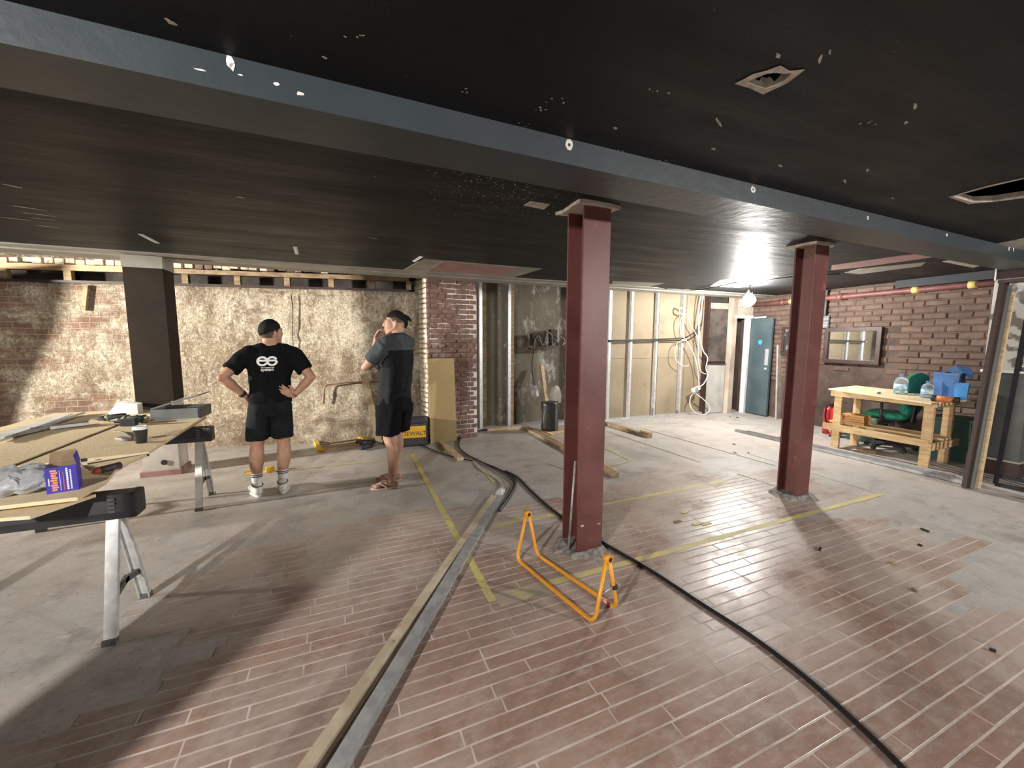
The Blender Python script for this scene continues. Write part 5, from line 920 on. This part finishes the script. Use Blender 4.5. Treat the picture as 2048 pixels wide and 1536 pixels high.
# made-up chest added outside the frame on the left to cast the floor shadow
tcx, tcy = -1.63, .98
tc_ = thing('shadow_chest', 'tall grey chest added out of frame on the left to cast a shadow', 'chest', (tcx, tcy, 0), math.radians(-34))
def TC(name, m, fn): q = MB(); fn(q); return q.build(name, m, tc_, world=False)
TC('body', M_CASE, lambda q: q.box((0, 0, .77), (.40, .34, 1.50), bevel=.012))
for k in range(6): dw = TC('drawer', M_CASE, lambda q: q.box((0, -.175, .16+k*.21), (.38, .02, .19), bevel=.004)); q = MB(); q.box((0, -.195, .20+k*.21), (.2, .02, .015)); q.build('handle', M_STEEL, dw, world=False)
TC('lid', M_BLACKP, lambda q: q.box((0, 0, 1.54), (.42, .36, .05), bevel=.012)); TC('base', M_BLACKP, lambda q: q.box((0, 0, .015), (.40, .32, .03)))
pbs = MB(); pbs.extr([(-5.0, 6.94, .004), (-5.0, 6.29, 2.40), (-5.0, 7.50, 2.24), (-5.0, 7.50, .004)], (.0125, 0, 0)); tag(pbs.build('shade_panel', M_TAN), 'tan tapered panel added out of frame to shade the stained wall', 'board')  # unseen panel, shaped to cast the slanting shadow on the back wall
# ------------------------------------------------------------------ people
V = Vector
def capsule(q, a, b, ra, rb, n=14, flat=1.0, ref=None):
    a, b = V(a), V(b); t = (b-a); L_ = t.length; t.normalize(); x = (V(ref) if ref else t.orthogonal()); x = (x-t*x.dot(t)).normalized(); y = t.cross(x); pts = []
    for k in range(5): an = -PI/2+PI/2*k/4.0; pts.append((a+t*(math.sin(an)*ra), max(.0005, math.cos(an)*ra)))
    for k in range(5): an = PI/2*k/4.0; pts.append((b+t*(math.sin(an)*rb), max(.0005, math.cos(an)*rb)))
    vs = []
    for c, r_ in pts: vs += [c+(x*math.cos(2*PI*k/n)+y*math.sin(2*PI*k/n)*flat)*r_ for k in range(n)]
    m = len(pts); o = len(q.v)
    q.add(vs, [(i*n+k, i*n+(k+1) % n, (i+1)*n+(k+1) % n, (i+1)*n+k) for i in range(m-1) for k in range(n)], True)
    q.f += [tuple(o+k for k in reversed(range(n))), tuple(o+(m-1)*n+k for k in range(n))]; q.sm += [True, True]
def chain(q, pts, rad, **k):
    for i in range(len(pts)-1): capsule(q, pts[i], pts[i+1], rad[i], rad[i+1], **k)
def ell(q, c, r_, R=None, sub=3):
    bm2 = bmesh.new(); bmesh.ops.create_icosphere(bm2, subdivisions=sub, radius=1); R = R or Matrix.Identity(3); bm2.verts.index_update()
    q.add([V(c)+R@V((v.co.x*r_[0], v.co.y*r_[1], v.co.z*r_[2])) for v in bm2.verts], [tuple(v.index for v in f.verts) for f in bm2.faces], True); bm2.free()
def loft(q, rings0, n=28):                    # rings of (centre, rx, ry) stacked in z, flat ends
    rings = []; vs = []
    for (c0, a0, b0), (c1, a1, b1) in zip(rings0[:-1], rings0[1:]):
        for k in range(4): f_ = k/4; rings.append((V(c0).lerp(V(c1), f_), a0+(a1-a0)*f_, b0+(b1-b0)*f_))
    rings.append((V(rings0[-1][0]), rings0[-1][1], rings0[-1][2]))
    for c, rx, ry in rings:
        for k in range(n):
            a = 2*PI*k/n; cx_, sy_ = math.cos(a), math.sin(a); e = .82
            vs.append((c[0]+rx*math.copysign(abs(cx_)**e, cx_), c[1]+ry*math.copysign(abs(sy_)**e, sy_), c[2]))
    m = len(rings); o = len(q.v)
    q.add(vs, [(i*n+k, i*n+(k+1) % n, (i+1)*n+(k+1) % n, (i+1)*n+k) for i in range(m-1) for k in range(n)], True)
    for base in (0, (m-1)*n):                # caps in rings of small faces
        c = sum((V(v) for v in vs[base:base+n]), V())/n; prev = [o+base+k for k in range(n)]
        for f_ in (.66, .33):
            s0 = len(q.v); q.v += [c+(V(vs[base+k])-c)*f_ for k in range(n)]; cur = list(range(s0, s0+n))
            q.f += [(prev[k], prev[(k+1) % n], cur[(k+1) % n], cur[k]) for k in range(n)]; q.sm += [False]*n; prev = cur
        q.v.append(c); q.f += [(prev[k], prev[(k+1) % n], len(q.v)-1) for k in range(n)]; q.sm += [False]*n
def tubecut(q, a, b, ra, rb, n=18, flat=1.0): q.tube([a, V(a).lerp(V(b), .5), b], [ra, (ra+rb)/2, rb], n, flat=flat)
def remesh(q, name, voxel, smooth=4, fold=None):
    me = q.mesh('tmp'); o = bpy.data.objects.new('tmp', me); col.objects.link(o)
    m = o.modifiers.new('r', 'REMESH'); m.mode = 'VOXEL'; m.voxel_size = voxel; m.use_smooth_shade = True
    if smooth: s_ = o.modifiers.new('s', 'SMOOTH'); s_.iterations = smooth; s_.factor = .5
    bpy.context.view_layer.update(); out = bpy.data.meshes.new_from_object(o.evaluated_get(bpy.context.evaluated_depsgraph_get())); out.name = name
    bpy.data.objects.remove(o); bpy.data.meshes.remove(me)
    if fold:
        nn = [v.normal.copy() for v in out.vertices]
        for v, n_ in zip(out.vertices, nn): v.co += n_*fold(v.co)
    for p in out.polygons: p.use_smooth = True
    return out
def put(name, me, m, parent, label=None):
    me.materials.clear(); [me.materials.append(x) for x in (m if isinstance(m, (list, tuple)) else [m])]
    o = bpy.data.objects.new(name, me); o.parent = parent; col.objects.link(o)
    if label: o['label'] = label
    return o
def lp(name, m, parent, fn, label=None): q = MB(); fn(q); return q.build(name, m, parent, world=False, label=label)
def skin_mat(nm, a, b): return mat(nm, a, b, rough=.5, scale=18, bump=.05, bscale=120, spec=.35)
SK1 = skin_mat('skin_tan', (.42, .235, .155), (.37, .195, .125)); SK2 = skin_mat('skin_light', (.47, .275, .195), (.41, .225, .155))
M_CLOTHB = mat('black_cotton', (.0045, .0045, .0055), (.007, .007, .0085), rough=.95, spec=.15, scale=30, bump=.2, bscale=300); M_SHORT = mat('black_shorts', (.006, .007, .009), (.010, .012, .014), rough=.9, spec=.2, scale=8, bump=.2, bscale=250)
M_HAIR = mat('dark_hair', (.006, .005, .005), (.012, .010, .0095), rough=.7, spec=.2, scale=60, stretch=(3, 3, 1), bump=.6, bscale=160); M_FADE = mat('faded_hair', (.060, .043, .036), (.105, .072, .058), rough=.8, scale=90, bump=.3, bscale=300); M_BEARD = mat('beard', (.10, .06, .045), (.15, .09, .07), rough=.8, scale=90, bump=.3, bscale=300)
M_SHOE = mat('white_leather', (.70, .69, .67), (.58, .56, .54), rough=.5, scale=12); M_SOCK = mat('white_sock', (.72, .70, .68), rough=.9); M_STRIPE = mat('navy_stripe', (.03, .03, .06), rough=.9)
def head(q, base, R):                        # skull, jaw, nose, lips, ears, brow; base = atlas point, R turns the face from +y
    H_ = lambda x, y, z: base+R@V((x, y, z))
    ell(q, H_(0, -.012, .128), (.0745, .094, .098), R); ell(q, H_(0, .030, .072), (.0585, .066, .080), R); ell(q, H_(0, .066, .022), (.034, .030, .030), R)
    chain(q, [H_(-.052, .0, .05), H_(-.036, .055, .015), H_(0, .078, .008), H_(.036, .055, .015), H_(.052, .0, .05)], [.022, .02, .018, .02, .022])
    ell(q, H_(0, .084, .132), (.052, .018, .012), R)
    chain(q, [H_(0, .092, .122), H_(0, .112, .088), H_(0, .104, .080)], [.009, .0125, .013]); ell(q, H_(-.013, .098, .082), (.009, .01, .008), R); ell(q, H_(.013, .098, .082), (.009, .01, .008), R)
    ell(q, H_(0, .094, .054), (.022, .010, .006), R); ell(q, H_(0, .091, .044), (.019, .010, .007), R)
    for s in (-1, 1):
        ell(q, H_(s*.079, -.012, .092), (.010, .020, .033), R@Matrix.Rotation(s*.35, 3, 'Z')); ell(q, H_(s*.077, -.006, .068), (.008, .012, .013), R); ell(q, H_(s*.042, .064, .083), (.022, .022, .024), R); ell(q, H_(s*.044, .032, .082), (.026, .052, .052), R); ell(q, H_(s*.050, .045, .118), (.018, .035, .03), R)
    ell(q, H_(0, -.04, .035), (.052, .05, .06), R)
def eyes(parent, base, R):
    H_ = lambda x, y, z: base+R@V((x, y, z))
    for s in (-1, 1):
        lp('eye', mat('eye_white', (.6, .57, .54), rough=.3), parent, lambda q: ell(q, H_(s*.030, .082, .108), (.0125, .0105, .008), R, 2)); lp('iris', mat('iris_dark', (.03, .02, .015), rough=.2), parent, lambda q: ell(q, H_(s*.030, .0905, .108), (.005, .003, .005), R, 2)); lp('eyebrow', M_HAIR, parent, lambda q: chain(q, [H_(s*.014, .099, .127), H_(s*.032, .094, .131), H_(s*.048, .078, .126)], [.004, .0045, .003], n=6))
    lp('mouth_line', mat('lip_shadow', (.20, .08, .065), rough=.6), parent, lambda q: chain(q, [H_(-.02, .094, .049), H_(0, .1035, .050), H_(.02, .094, .049)], [.002, .003, .002], n=6))
def hairshell(parent, name, m, base, R, rr, keep, c=(0, -.014, .128), tuft=0.0, sub=5):
    bm2 = bmesh.new(); bmesh.ops.create_icosphere(bm2, subdivisions=sub, radius=1); Rd = random.Random(4)
    for f in [f for f in bm2.faces if not keep(V((f.calc_center_median().x*rr[0]+c[0], f.calc_center_median().y*rr[1]+c[1], f.calc_center_median().z*rr[2]+c[2])))]: bm2.faces.remove(f)
    for v in [v for v in bm2.verts if not v.link_faces]: bm2.verts.remove(v)
    rim = {v for e in bm2.edges if e.is_boundary for v in e.verts}
    for v in bm2.verts:
        p = V((v.co.x*rr[0], v.co.y*rr[1], v.co.z*rr[2])); k = 1+tuft*Rd.uniform(-1, 1)
        if v in rim: k *= .955
        v.co = base+R@(V(c)+p*k)
    bm2.verts.index_update(); me = bpy.data.meshes.new(name); bm2.to_mesh(me); bm2.free()
    for p in me.polygons: p.use_smooth = True
    return put(name, me, m, parent)
def hand(q, wrist, fwd, nrm, side, curl, thumb_out=.5, spread=.10, s=1.0, tcurl=.3):
    """palm + five fingers: fwd = pointing direction, nrm = back-of-hand normal, side = +1 when the thumb lies on the fwd x nrm side"""
    f_ = V(fwd).normalized(); n_ = V(nrm); n_ = (n_-f_*n_.dot(f_)).normalized(); x_ = f_.cross(n_)*side; w_ = V(wrist)
    pc = w_+f_*.05*s
    ell(q, pc, (.041*s, .052*s, .0155*s), Matrix((x_, f_, n_)).transposed()); ell(q, w_+f_*.012*s, (.028*s, .03*s, .019*s), Matrix((x_, f_, n_)).transposed())
    for i, (off, L_) in enumerate(((.030, .072), (.010, .082), (-.011, .076), (-.030, .058))):
        p = w_+f_*(.088-.004*abs(i-1))*s+x_*off*s; d = (f_+x_*(1.5-i)*spread*.5).normalized(); an = 0; pts = [p-f_*.02*s, p]
        for k, fr in enumerate((.45, .31, .24)):
            an += curl*(0.7 if k == 0 else 1.0)*(1+.06*i); dd_ = d*math.cos(an)-n_*math.sin(an); p = p+dd_*L_*fr*s; pts.append(p)
        chain(q, pts, [.0095*s, .0092*s, .0086*s, .0078*s, .0068*s], n=8)
    p = w_+f_*.022*s+x_*.030*s; d = (f_*.75+x_*thumb_out*1.2-n_*tcurl).normalized(); p1 = p+d*.040*s; d2 = (f_*1.0+x_*thumb_out*.3-n_*tcurl).normalized(); p2 = p1+d2*.032*s; p3 = p2+(f_-n_*tcurl*1.3).normalized()*.024*s
    chain(q, [p-d*.015*s, p1, p2, p3], [.015*s, .0125*s, .0105*s, .008*s], n=8)
# ---- man with hands on hips, seen from behind
P1 = F(541, 986); away = V((P1.x, P1.y, 0)).normalized(); rz1 = math.atan2(away.y, away.x)-PI/2+math.radians(2)
man1 = thing('person', 'person in a black printed T-shirt and shorts with hands on hips, seen from behind', 'person', (P1.x, P1.y, .002), rz1)
HB1 = V((.012, -.005, 1.505)); HR1 = Matrix.Rotation(math.radians(-58), 3, 'Z')@Matrix.Rotation(math.radians(6), 3, 'X')
q = MB()
for s, fx, fy, kx in ((-1, -.112, .0, -.112), (1, .112, -.03, .118)):
    chain(q, [(s*.085, 0, .88), (s*.100, .005, .70), (kx, .012, .50)], [.080, .080, .060]); chain(q, [(kx, .010, .50), (kx+s*.004, -.020, .37), (fx, -.012, .22), (fx, -.014, .10)], [.058, .069, .046, .036]); ell(q, (kx, .035, .49), (.043, .04, .055)); capsule(q, (fx, -.02, .055), (fx+s*.01, .12, .04), .036, .03)
loft(q, [((0, 0, .84), .15, .10), ((0, 0, .93), .168, .115), ((0, .005, 1.02), .155, .102), ((0, .005, 1.12), .152, .100), ((0, .0, 1.25), .178, .115), ((0, -.01, 1.36), .19, .110), ((0, -.015, 1.44), .14, .075), ((0, -.012, 1.48), .07, .06)])
chain(q, [(0, -.02, 1.42), (.003, -.015, 1.49), (.008, -.005, 1.56)], [.072, .062, .058])
chain(q, [(-.10, -.02, 1.44), (-.19, -.012, 1.40)], [.045, .056]); chain(q, [(.10, -.02, 1.44), (.19, -.012, 1.40)], [.045, .056])
EL, WL = V((-.385, -.085, 1.195)), V((-.205, .015, .995)); ER, WR_ = V((.345, -.115, 1.165)), V((.195, -.085, .985))
chain(q, [(-.205, -.012, 1.40), V((-.205, -.012, 1.40)).lerp(EL, .5), EL], [.060, .054, .043]); chain(q, [EL, EL.lerp(WL, .3), WL], [.043, .046, .027]); ell(q, EL+V((-.012, -.012, 0)), (.034, .034, .034))
chain(q, [(.205, -.012, 1.40), V((.205, -.012, 1.40)).lerp(ER, .5), ER], [.060, .054, .043]); chain(q, [ER, ER.lerp(WR_, .3), WR_], [.043, .046, .027]); ell(q, ER+V((.012, -.012, 0)), (.034, .034, .034))
hand(q, WL+V((.005, .005, -.004)), (.35, .80, -.35), (-.9, .3, -.1), -1, .25)
hand(q, WR_, (-.72, -.22, .52), (.25, -.93, -.05), 1, .12, thumb_out=.55)
head(q, HB1, HR1)
put('body', remesh(q, 'body', .006, 3), SK1, man1)
eyes(man1, HB1, HR1)
hairshell(man1, 'faded_sides', M_FADE, HB1, HR1, (.0775, .097, .100), lambda p: p.z > .048+.9*max(0, p.y+.01)+(.03 if abs(p.x) > .06 else 0)+.006*math.sin(p.x*300) and p.y < .062)
hairshell(man1, 'hair', M_HAIR, HB1, HR1, (.0805, .106, .112), lambda p: p.z > .122+.3*max(0, p.y)-.30*max(0, -p.y-.02)+.010*math.sin(p.x*210+p.y*160) and p.y < .092, tuft=.02)
hairshell(man1, 'beard', M_BEARD, HB1+HR1@V((0, .018, -.062)), HR1, (.0625, .073, .070), lambda p: p.z < .132 and p.y > .005 and p.z < .105+.05*min(1, abs(p.x)/.05), sub=4)
q = MB()
loft(q, [((0, .0, .925), .186, .132), ((0, .0, 1.0), .180, .126), ((0, .002, 1.10), .176, .122), ((0, 0, 1.22), .194, .131), ((0, -.008, 1.33), .213, .130), ((0, -.014, 1.40), .205, .112), ((0, -.018, 1.45), .135, .082), ((0, -.016, 1.487), .075, .068)])
for s, E_ in ((-1, EL), (1, ER)):
    S_ = V((s*.195, -.012, 1.40)); ed = S_.lerp(E_, .70); tubecut(q, S_, ed, .082, .078); ell(q, V((s*.185, -.012, 1.405)), (.075, .078, .062)); capsule(q, (s*.065, -.018, 1.452), (s*.19, -.012, 1.412), .064, .070)
shirt1 = remesh(q, 'shirt', .008, 5, fold=lambda c: .004*math.sin(c.z*38+c.x*22)*(1 if c.z < 1.2 else .4)+.003*math.sin(c.x*55+c.z*17))
so1 = put('t_shirt', shirt1, M_CLOTHB, man1, 'black T-shirt with a white printed logo on the back')
q = MB()
loft(q, [((0, 0, .80), .196, .138), ((0, 0, .86), .198, .138), ((0, 0, .93), .188, .130), ((0, 0, 1.0), .172, .118)])
for s in (-1, 1): loft(q, [((s*.106, .006, .565), .100, .112), ((s*.104, .004, .66), .102, .115), ((s*.100, 0, .76), .102, .128), ((s*.094, 0, .86), .100, .132)])
put('shorts', remesh(q, 'shorts', .008, 4, fold=lambda c: .004*math.sin(c.x*50+c.z*9)), M_SHORT, man1, 'loose black shorts')
for s, fx, fy in ((-1, -.112, .0), (1, .112, -.03)):
    so = lp('sock', M_SOCK, man1, lambda q: q.tube([(fx, -.014, .07), (fx, -.013, .15), (fx, -.012, .232)], [.044, .0435, .050], 18)); 
    for k in (0, 1): lp('stripe', M_STRIPE, so, lambda q: q.tube([(fx, -.0125, .195+.017*k), (fx, -.0125, .204+.017*k)], [.0492, .0497], 18))
    yaw = -s*.22; Rs = Matrix.Rotation(yaw, 3, 'Z'); sh = lambda x, y, z: V((fx, fy-.0, 0))+Rs@V((x, y, z)); q = MB()
    ell(q, sh(0, -.035, .052), (.043, .052, .048), Rs); ell(q, sh(0, .05, .05), (.044, .10, .042), Rs); ell(q, sh(0, .135, .04), (.048, .065, .034), Rs); capsule(q, sh(0, -.03, .06), sh(0, -.02, .11), .044, .042); q2 = remesh(q, 'shoe', .006, 4)
    so = put('shoe', q2, M_SHOE, man1, 'white trainer'); lp('sole', mat('sole_white', (.62, .60, .57), rough=.6), so, lambda q: q.prism([sh(.047*math.copysign(abs(math.cos(a))**.8, math.cos(a))*(1 if math.sin(a) > -.2 else .85), .055+.135*math.sin(a), 0)[:2] for a in [2*PI*k/26 for k in range(26)]], 0.0, .026)); lp('collar', M_LEGD, so, lambda q: q.tube([sh(.047*math.cos(a), -.022+.047*math.sin(a), .115+.012*math.sin(a)) for a in [2*PI*k/18 for k in range(19)]], .005, 6))
lp('watch', M_BLACKP, man1, lambda q: q.tube([WL.lerp(EL, .10), WL.lerp(EL, .21)], .0345, 16)); lp('bracelet', M_BLACKP, man1, lambda q: q.tube([WR_.lerp(ER, .04), WR_.lerp(ER, .08)], .031, 16))
# printed logo: two joined rings with bars, and two lines of lettering, laid on the cloth
bv = BVHTree.FromPolygons([v.co for v in shirt1.vertices], [tuple(p.vertices) for p in shirt1.polygons])
def drape(me, off=.0025):
    for v in me.vertices:
        h = bv.ray_cast(V((v.co.x, -.6, v.co.z)), V((0, 1, 0)))
        if h[0] is not None: v.co.y = h[0].y-off
def strip(q, pts, w_):                       # flat ribbon in the xz plane
    pts = [V((p[0], 0, p[1])) for p in pts]; n = len(pts); L_ = []; R_ = []
    for i in range(n):
        t_ = (pts[min(i+1, n-1)]-pts[max(i-1, 0)]).normalized(); s_ = V((-t_.z, 0, t_.x))*w_/2; L_.append(pts[i]+s_); R_.append(pts[i]-s_)
    q.add(L_+R_, [(i, i+1, n+i+1, n+i) for i in range(n-1)])
LC = V((-.035, 0, 1.338)); rr_ = .038; q = MB()
arc = lambda cx_, cz_, r_, a0, a1, n=22: [(cx_+r_*math.cos(a0+(a1-a0)*k/n), cz_+r_*math.sin(a0+(a1-a0)*k/n)) for k in range(n+1)]
strip(q, arc(LC.x-.040, LC.z, rr_, math.radians(20), math.radians(335), 30), .019); strip(q, arc(LC.x+.040, LC.z, rr_, math.radians(28), math.radians(180)), .019); strip(q, arc(LC.x+.040, LC.z, rr_, math.radians(-180), math.radians(2)), .019)
strip(q, [(LC.x-.074+k*.0076, LC.z+.006) for k in range(21)], .017)
lm = q.mesh('logo'); drape(lm); put('logo', lm, mat('logo_white', (.8, .8, .8), rough=.7), so1, 'white double ring logo')
def word(txt, size, x, z):
    c = bpy.data.curves.new('w', 'FONT'); c.body = txt; c.size = size; c.align_x = 'CENTER'; c.offset = .0006; o = bpy.data.objects.new('w', c); col.objects.link(o); bpy.context.view_layer.update()
    me = bpy.data.meshes.new_from_object(o.evaluated_get(bpy.context.evaluated_depsgraph_get())); bpy.data.objects.remove(o)
    me.transform(Matrix.Translation((x, 0, z))@Matrix.Rotation(PI/2, 4, 'X')); drape(me, .003); return put('lettering', me, MATS['logo_white'], so1, 'white printed lettering')
word('entertainment', .0195, LC.x, LC.z-.068); word('system', .038, LC.x, LC.z-.093)
# ---- man with hand at chin, seen from his left and behind
P2 = F(786, 969); away2 = V((P2.x, P2.y, 0)).normalized(); rz2 = math.atan2(away2.y, away2.x)+math.radians(52)-PI/2
man2 = thing('person', 'person in a grey and black top and flip-flops holding a hand to the chin', 'person', (P2.x, P2.y, .016), rz2)
HB2 = V((0, .03, 1.60)); HR2 = Matrix.Rotation(math.radians(34), 3, 'Z')@Matrix.Rotation(math.radians(-3), 3, 'X')
q = MB()
FT = ((-1, V((-.10, -.055, 0)), math.radians(32)), (1, V((.11, .06, 0)), math.radians(20)))
for s, fp, fyaw in FT:
    kx = s*.10; chain(q, [(s*.085, 0, .92), (s*.10, .005, .74), (fp.x*.98, .015+fp.y*.4, .53)], [.080, .080, .058]); chain(q, [(fp.x*.98, .015+fp.y*.4, .53), (fp.x, fp.y*.8-.025, .40), (fp.x, fp.y-.01, .22), (fp.x, fp.y-.012, .085)], [.057, .059, .042, .034]); ell(q, (fp.x*.98, .04+fp.y*.4, .52), (.04, .036, .05))
    Rf_ = Matrix.Rotation(fyaw, 3, 'Z'); ft = lambda x, y, z: fp+Rf_@V((x, y, z)); capsule(q, ft(0, -.045, .034), ft(0, .04, .045), .032, .034); capsule(q, ft(0, .03, .045), ft(.0, .13, .024), .036, .03, flat=.8, ref=(0, 0, 1)); ell(q, ft(0, .12, .02), (.045, .05, .018), Rf_)
    for k in range(5): capsule(q, ft((-.034+.017*k)*s*-1, .145, .016), ft((-.036+.018*k)*s*-1, .19-.011*(4-k if s*-1 > 0 else 4-k)*.9, .012), .011 if k < 4 else .014, .009 if k < 4 else .013, n=8)
loft(q, [((0, 0, .90), .15, .10), ((0, 0, 1.0), .162, .112), ((0, .005, 1.10), .15, .104), ((0, .005, 1.20), .155, .104), ((0, .0, 1.33), .18, .116), ((0, -.01, 1.44), .19, .110), ((0, -.015, 1.53), .14, .075), ((0, -.012, 1.57), .07, .06)])
chain(q, [(0, -.02, 1.51), (0, -.005, 1.58), (0, .02, 1.66)], [.072, .060, .056])
for s in (-1, 1): chain(q, [(s*.10, -.02, 1.53), (s*.19, -.008, 1.49)], [.045, .056])
SL, EL2, WL2 = V((-.205, -.005, 1.49)), V((-.235, .185, 1.265)), V((.0, .285, 1.275)); SR, ER2, WR2 = V((.205, -.005, 1.49)), V((.045, .325, 1.29)), V((-.052, .222, 1.548))
for S_, E_, W2 in ((SL, EL2, WL2), (SR, ER2, WR2)): chain(q, [S_, S_.lerp(E_, .5), E_], [.060, .053, .043]); chain(q, [E_, E_.lerp(W2, .3), W2], [.043, .045, .027])
ell(q, EL2+V((-.008, .012, -.01)), (.036, .036, .036))
hand(q, WL2, (.92, -.12, .05), (.1, .9, .3), -1, .45); hand(q, WR2, (-.02, -.46, .89), (-.1, .9, .25), 1, .75, thumb_out=.5, s=.95)
head(q, HB2, HR2)
put('body', remesh(q, 'body', .006, 3), SK2, man2); eyes(man2, HB2, HR2)
hairshell(man2, 'faded_sides', M_FADE, HB2, HR2, (.0768, .0965, .0995), lambda p: p.z > .10+1.2*max(0, p.y) and p.y < .05)
hairshell(man2, 'hair', M_HAIR, HB2, HR2, (.079, .104, .107), lambda p: p.z > .155-.55*max(0, -p.y-.02)+.1*max(0, p.y) and p.y < .075 and p.z > .06, tuft=.008)
H2 = lambda x, y, z: HB2+HR2@V((x, y, z)); lp('hair_tail', M_HAIR, man2, lambda q: (chain(q, [H2(0, -.10, .165), H2(0, -.135, .150), H2(0, -.165, .125)], [.026, .021, .010], n=10), chain(q, [H2(0, -.105, .15), H2(0, -.118, .09), H2(0, -.11, .055)], [.024, .02, .012], n=10)), 'dark hair tied at the back'); hairshell(man2, 'beard', M_BEARD, HB2+HR2@V((0, .018, -.064)), HR2, (.0612, .071, .069), lambda p: p.z < .10 and p.y > .0 and p.z < .085+.05*min(1, abs(p.x)/.05), sub=4)
q = MB(); loft(q, [((0, .004, .845), .190, .142), ((0, .003, .95), .188, .140), ((0, .003, 1.10), .188, .140), ((0, .002, 1.25), .196, .142), ((0, -.004, 1.38), .210, .138), ((0, -.012, 1.48), .205, .115), ((0, -.018, 1.54), .135, .082), ((0, -.014, 1.585), .072, .066)])
for s, S_, E_ in ((-1, SL, EL2), (1, SR, ER2)): S0 = V((s*.195, -.008, 1.49)); tubecut(q, S0, S0.lerp(E_, .74), .084, .080); ell(q, V((s*.185, -.008, 1.495)), (.075, .078, .062)); capsule(q, (s*.065, -.018, 1.543), (s*.19, -.01, 1.503), .064, .070)
sh2 = remesh(q, 'top', .008, 5, fold=lambda c: .0035*math.sin(c.z*33+c.x*19)*(1 if c.z < 1.3 else .4)+.003*math.sin(c.y*50+c.z*11))
o2 = put('sports_top', sh2, [mat('black_jersey', (.006, .007, .0095), (.010, .0115, .0145), rough=.9, spec=.2, scale=20, bump=.15, bscale=300), mat('grey_jersey', (.050, .056, .063), (.064, .071, .078), rough=.9, spec=.2, scale=20, bump=.15, bscale=300), mat('dark_grey_panel', (.020, .021, .022), rough=.9, spec=.2)], man2, 'grey and black panelled sports top')
for p in sh2.polygons:
    c = p.center; d_arm = min((c-SL.lerp(EL2, t_)).length for t_ in (.25, .5, .75)); d_arm2 = min((c-SR.lerp(ER2, t_)).length for t_ in (.25, .5, .75))
    if c.z > 1.425 or (d_arm < .13 and c.x < -.15 and c.z > 1.27 and c.y > .03) or (d_arm < .1 and c.x < -.19) or (d_arm2 < .10 and c.x > .17): p.material_index = 1
    elif c.z < 1.25 and abs(c.x) > .125 and c.y > -.06: p.material_index = 2
    elif c.z < 1.15 and c.x > .05 and c.y < -.06: p.material_index = 2
lp('collar', M_STRIPE, man2, lambda q: q.tube([V((.066*math.cos(a), -.013+.060*math.sin(a), 1.588+.010*math.sin(a)*-1)) for a in [2*PI*k/20 for k in range(21)]], .009, 8))
q = MB(); loft(q, [((0, 0, .80), .198, .145), ((0, 0, .88), .196, .142), ((0, 0, .96), .182, .130)])
for s, fp, fyaw in FT: loft(q, [((s*.106, .012+fp.y*.25, .555), .102, .122), ((s*.104, .01+fp.y*.2, .65), .104, .126), ((s*.100, .004, .76), .104, .134), ((s*.096, 0, .86), .102, .138)])
put('shorts', remesh(q, 'shorts', .008, 4, fold=lambda c: .004*math.sin(c.y*45+c.z*9)), M_CLOTHB, man2, 'long black shorts')
M_FLIP = mat('pale_rubber', (.55, .46, .42), rough=.6)
for s, fp, fyaw in FT:
    Rf_ = Matrix.Rotation(fyaw, 3, 'Z'); ft = lambda x, y, z: fp+Rf_@V((x, y, z)); pts = [ft((.040+.009*max(0, math.sin(a)))*math.cos(a), .065+.14*math.sin(a), 0) for a in [2*PI*k/28 for k in range(28)]]
    fl2 = lp('flip_flop', M_FLIP, man2, lambda q: q.prism([p[:2] for p in pts], -.013, .004)); lp('strap', mat('white_strap', (.70, .64, .60), rough=.5), fl2, lambda q: (q.tube(spline([ft(0, .15, .012), ft(-.022, .11, .052), ft(-.047, .05, .02), ft(-.045, .03, .0)], 5), .006, 8), q.tube(spline([ft(0, .15, .012), ft(.022, .11, .052), ft(.047, .05, .02), ft(.045, .03, .0)], 5), .006, 8)))

def lean(root, kx, ky):                      # the weight shifted a little to one side
    done = set()
    def go(o):
        for ch in o.children:
            if ch.type == 'MESH' and ch.data.name not in done:
                done.add(ch.data.name)
                for v in ch.data.vertices:
                    h = max(0, v.co.z-.09); v.co.x += kx*h; v.co.y += ky*h
            go(ch)
    go(root)
bpy.context.view_layer.update()
lean(man1, .058, 0.0); lean(man2, .028, -.050)
